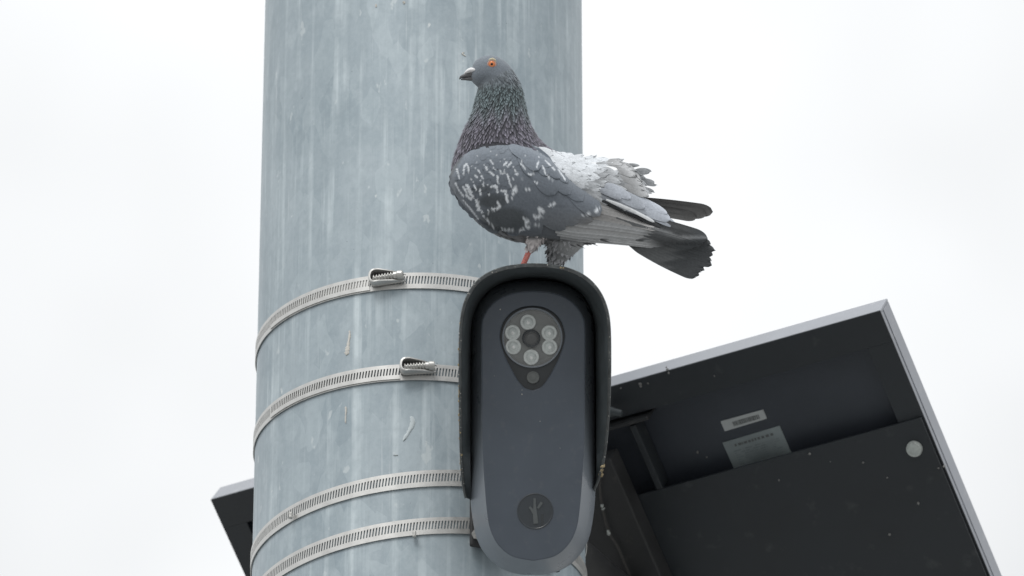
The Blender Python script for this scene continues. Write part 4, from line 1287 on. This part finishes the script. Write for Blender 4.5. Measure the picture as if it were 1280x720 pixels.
for i, (u_, v_) in enumerate(pts):
    a0 = np.interp(u_, VT[:, 0], VT[:, 1])
    k = np.clip((v_ - a0) / 40, 0, 1)
    an = R_(-2 + 24 * k + 14 * sstep(u_, 750, 800)) + rng.normal(0, 0.22)
    L = np.interp(u_, [682, 735, 800], [17, 24, 22]) * rng.uniform(.8, 1.25)
    grey = sstep(u_ + 22 * (k - 0.3) + rng.normal(0, 8), 726, 758)
    basec = lerp(np.array((0.66, 0.695, 0.73)) * rng.uniform(0.88, 1.05), np.array((0.40, 0.42, 0.44)) * rng.uniform(0.8, 1.15), grey)
    def rcol(u, v, a, b, basec=basec, grey=grey):
        c = np.repeat(basec[None], len(u), 0)
        c = c * (1 - 0.35 * grey * (1 - sstep(a, 0.2, 0.9)) - 0.10 * (1 - sstep(np.abs(b), 0, 0.15)))[:, None]
        return c * (1 + 0.15 * sstep(a, 0.8, 1.0))[:, None]
    hf_feather("rump_feather", (u_, v_), (u_ + L * math.cos(an), v_ + L * math.sin(an)), rng.uniform(6.0, 9.5), rump_w, rcol, body, 0.2, rng.uniform(0.25, 0.9) * (1 + 1.2 * grey), 18, 9, 'soft', rng.normal(0, 1.6), 0.35, jag=0.25)
for (u_, v_, tu, tv, wd) in [(764, 206, 788, 207, 9), (768, 206, 794, 212.5, 11), (772, 212, 796, 221, 12), (778, 214, 803, 226, 12), (776, 222, 806, 233, 12), (782, 226, 808, 240, 12), (780, 234, 812, 247, 13), (758, 203, 780, 203, 10)]:
    hf_feather("rump_feather", (u_, v_), (tu, tv), wd, rump_w, lambda u, v, a, b: np.array((0.40, 0.41, 0.42))[None] * (0.7 + 0.55 * sstep(a, 0.2, 1.0))[:, None], body, 0.5, 5.0, 18, 11, 'soft', -1.0, 1.0, jag=0.30)
# lower back: smoother lavender-grey feathers
lav = lambda m: (lambda u, v, a, b: np.array((0.44, 0.475, 0.53))[None] * (m * (0.78 + 0.22 * sstep(a, 0, .5) + 0.18 * sstep(np.maximum(a, np.abs(b)), 0.85, 1.0)))[:, None])
for r, t, wd, l, m in [((790, 258), (846, 284), 14, 0.0, 0.85), ((776, 250), (838, 276), 18, 1.2, 1.0), ((786, 248), (834, 268), 12, 1.8, 1.1), ((752, 246), (808, 270), 16, 1.0, 0.62), ((760, 240), (806, 262), 16, 2.4, 0.85), ((756, 234), (788, 251), 12, 3.4, 0.95), ((750, 240), (776, 252), 9, 3.4, 0.7)]:
    hf_feather("back_feather", r, t, wd, rump_w, lav(m), body, l, l + 1.5, 26, 11, 'covert', -1.0, 1.0)

hf_feather("tertial", (757, 253.0), (818, 279.5), 4.4, lambda u, v: rump_w(u, v) + 3.0, lambda u, v, a, b: np.repeat(np.array([(0.70, 0.72, 0.74)]), len(u), 0), wing, 1.0, 0.5, 30, 7, 'flight', -1.0, 0.6)
hf_feather("tertial", (752, 254.0), (826, 286.0), 6.0, lambda u, v: rump_w(u, v) + 1.0, lambda u, v, a, b: np.repeat(np.array([(0.03, 0.033, 0.036)]), len(u), 0), wing, 0.2, 0.0, 30, 7, 'flight', -1.0, 0.4)
# --- head details
def near_w(u, v):
    """near-side depth of the body at a profile point, by search"""
    ss = np.linspace(11, NS - 0.1, 160)[:, None]; tt_ = np.linspace(0.02, math.pi - 0.02, 120)[None]
    p = surf(ss, tt_)
    i = np.argmin((p[..., 0] - u)**2 + (p[..., 1] - v)**2)
    return p.reshape(-1, 3)[i][2]
EU, EV = 614.8, 81.2
for sg in (1, -1):
    ew = near_w(EU, EV)
    q_ = np.linspace(0, 2 * math.pi, 28, endpoint=False)
    def disc(prof, cu=EU, cv=EV, sx=1.0, sy=1.0):
        return loft([B(cu + r * sx * np.cos(q_), cv + r * sy * np.sin(q_), (ew + h) * sg) for r, h in prof], False, True)
    eye = mobj("eye", *disc([(4.4, -2.5), (4.3, 0.2), (3.9, 1.0), (2.8, 1.6), (1.6, 1.9), (0.2, 2.0)]), M_iris, bird)
    mobj("pupil", *disc([(1.75, 1.70), (1.6, 1.95), (0.9, 2.2), (0.1, 2.25)]), M_pupil, eye)
    V = []
    for t in np.linspace(0, 2 * math.pi, 36, endpoint=False):
        for p_ in np.linspace(0, 2 * math.pi, 8, endpoint=False):
            rr_ = 4.9 + 0.95 * math.cos(p_)
            V.append(B(EU + rr_ * math.cos(t), EV + rr_ * math.sin(t) * 0.97, (ew - 0.2 + 0.9 * math.sin(p_)) * sg))
    Fc = []
    for i in range(36):
        for j in range(8):
            Fc.append((i * 8 + j, i * 8 + (j + 1) % 8, ((i + 1) % 36) * 8 + (j + 1) % 8, ((i + 1) % 36) * 8 + j))
    mobj("eye_ring", V, Fc, M_lid, eye)
    arc = [(EU - 4.2, EV - 4.2), (EU - 2.0, EV - 6.0), (EU + 1.0, EV - 6.6), (EU + 3.6, EV - 5.4), (EU + 5.2, EV - 3.0)]
    mobj("eyelid", *tube([B(a, b, (ew - 0.6) * sg) for a, b in arc], [0.9 * SB, 1.5 * SB, 1.8 * SB, 1.5 * SB, 0.7 * SB], 10), M_lidc, eye)
# beak: upper and lower mandible with a slit, and the white cere
def beak_loft(secs):
    rings = []
    q_ = np.linspace(0, 2 * math.pi, 20, endpoint=False)
    for (u, v, h, w_) in secs:
        rings.append(B(u + 0 * q_, v - h * np.cos(q_), w_ * np.sin(q_)))
    return loft(rings)
bk = mobj("beak", *beak_loft([(596, 92.2, 3.4, 11.8), (592, 92.0, 3.8, 9.6), (588, 92.2, 3.9, 7.0), (584, 92.8, 3.4, 4.4), (580, 93.8, 2.7, 3.4), (577, 94.6, 2.3, 2.5), (575, 95.8, 1.9, 1.7), (573.8, 97.4, 1.2, 0.8)]), M_beak, bird)
mobj("lower_mandible", *beak_loft([(595, 97.6, 2.6, 10.0), (591, 97.4, 2.8, 7.6), (587, 97.4, 2.6, 5.2), (582, 97.6, 1.7, 3.2), (578, 98.0, 1.1, 2.0), (575.8, 98.4, 0.6, 1.0)]), M_beak, bk)
mobj("cere", *beak_loft([(597.5, 88.6, 0.5, 9), (596.0, 88.2, 2.4, 13.6), (592.5, 87.2, 3.5, 13.4), (588.5, 86.9, 3.7, 11.0), (584.5, 87.9, 3.2, 7.8), (581.5, 89.6, 2.0, 4.6), (579.8, 91.0, 0.5, 1.0)]), M_cere, bk)

# --- legs and feet on top of the hood
def leg(top, foot, r, toes):
    l = mobj("leg", *tube([B(*p) for p in catmull([top, tuple(np.array(top) * .5 + np.array(foot) * .5), foot], 14)], np.linspace(r, r * 0.9, 14) * SB, 14), M_leg, bird)
    for (du, dw, ln) in toes:
        p = [np.array(foot) + np.array([du * ln * k, 1.2 + 0.9 * k - 2.0 * math.sin(k * 3.0) * 0.8, dw * ln * k]) for k in np.linspace(0, 1, 8)]
        t_ = mobj("toe", *tube([B(*x) for x in p], np.linspace(2.8, 1.8, 8) * SB, 10), M_leg, l)
        e_ = p[-1]
        mobj("claw", *tube([B(*e_), B(e_[0] + du * 3, e_[1] + 0.3, e_[2] + dw * 3), B(e_[0] + du * 6, e_[1] + 2.0, e_[2] + dw * 6)], [1.6 * SB, 1.1 * SB, 0.2 * SB], 8), M_claw, t_)
leg((663, 312, 25), (652, 337, 24), 3.6, [(-0.95, 0.3, 20), (-0.98, 0.0, 25), (-0.85, -0.5, 20), (0.9, 0.1, 13)])
leg((696, 323, -14), (691, 338, -15), 3.6, [(-0.85, 0.5, 20), (-0.98, 0.0, 24), (-0.85, -0.5, 20), (0.9, 0.1, 13)])
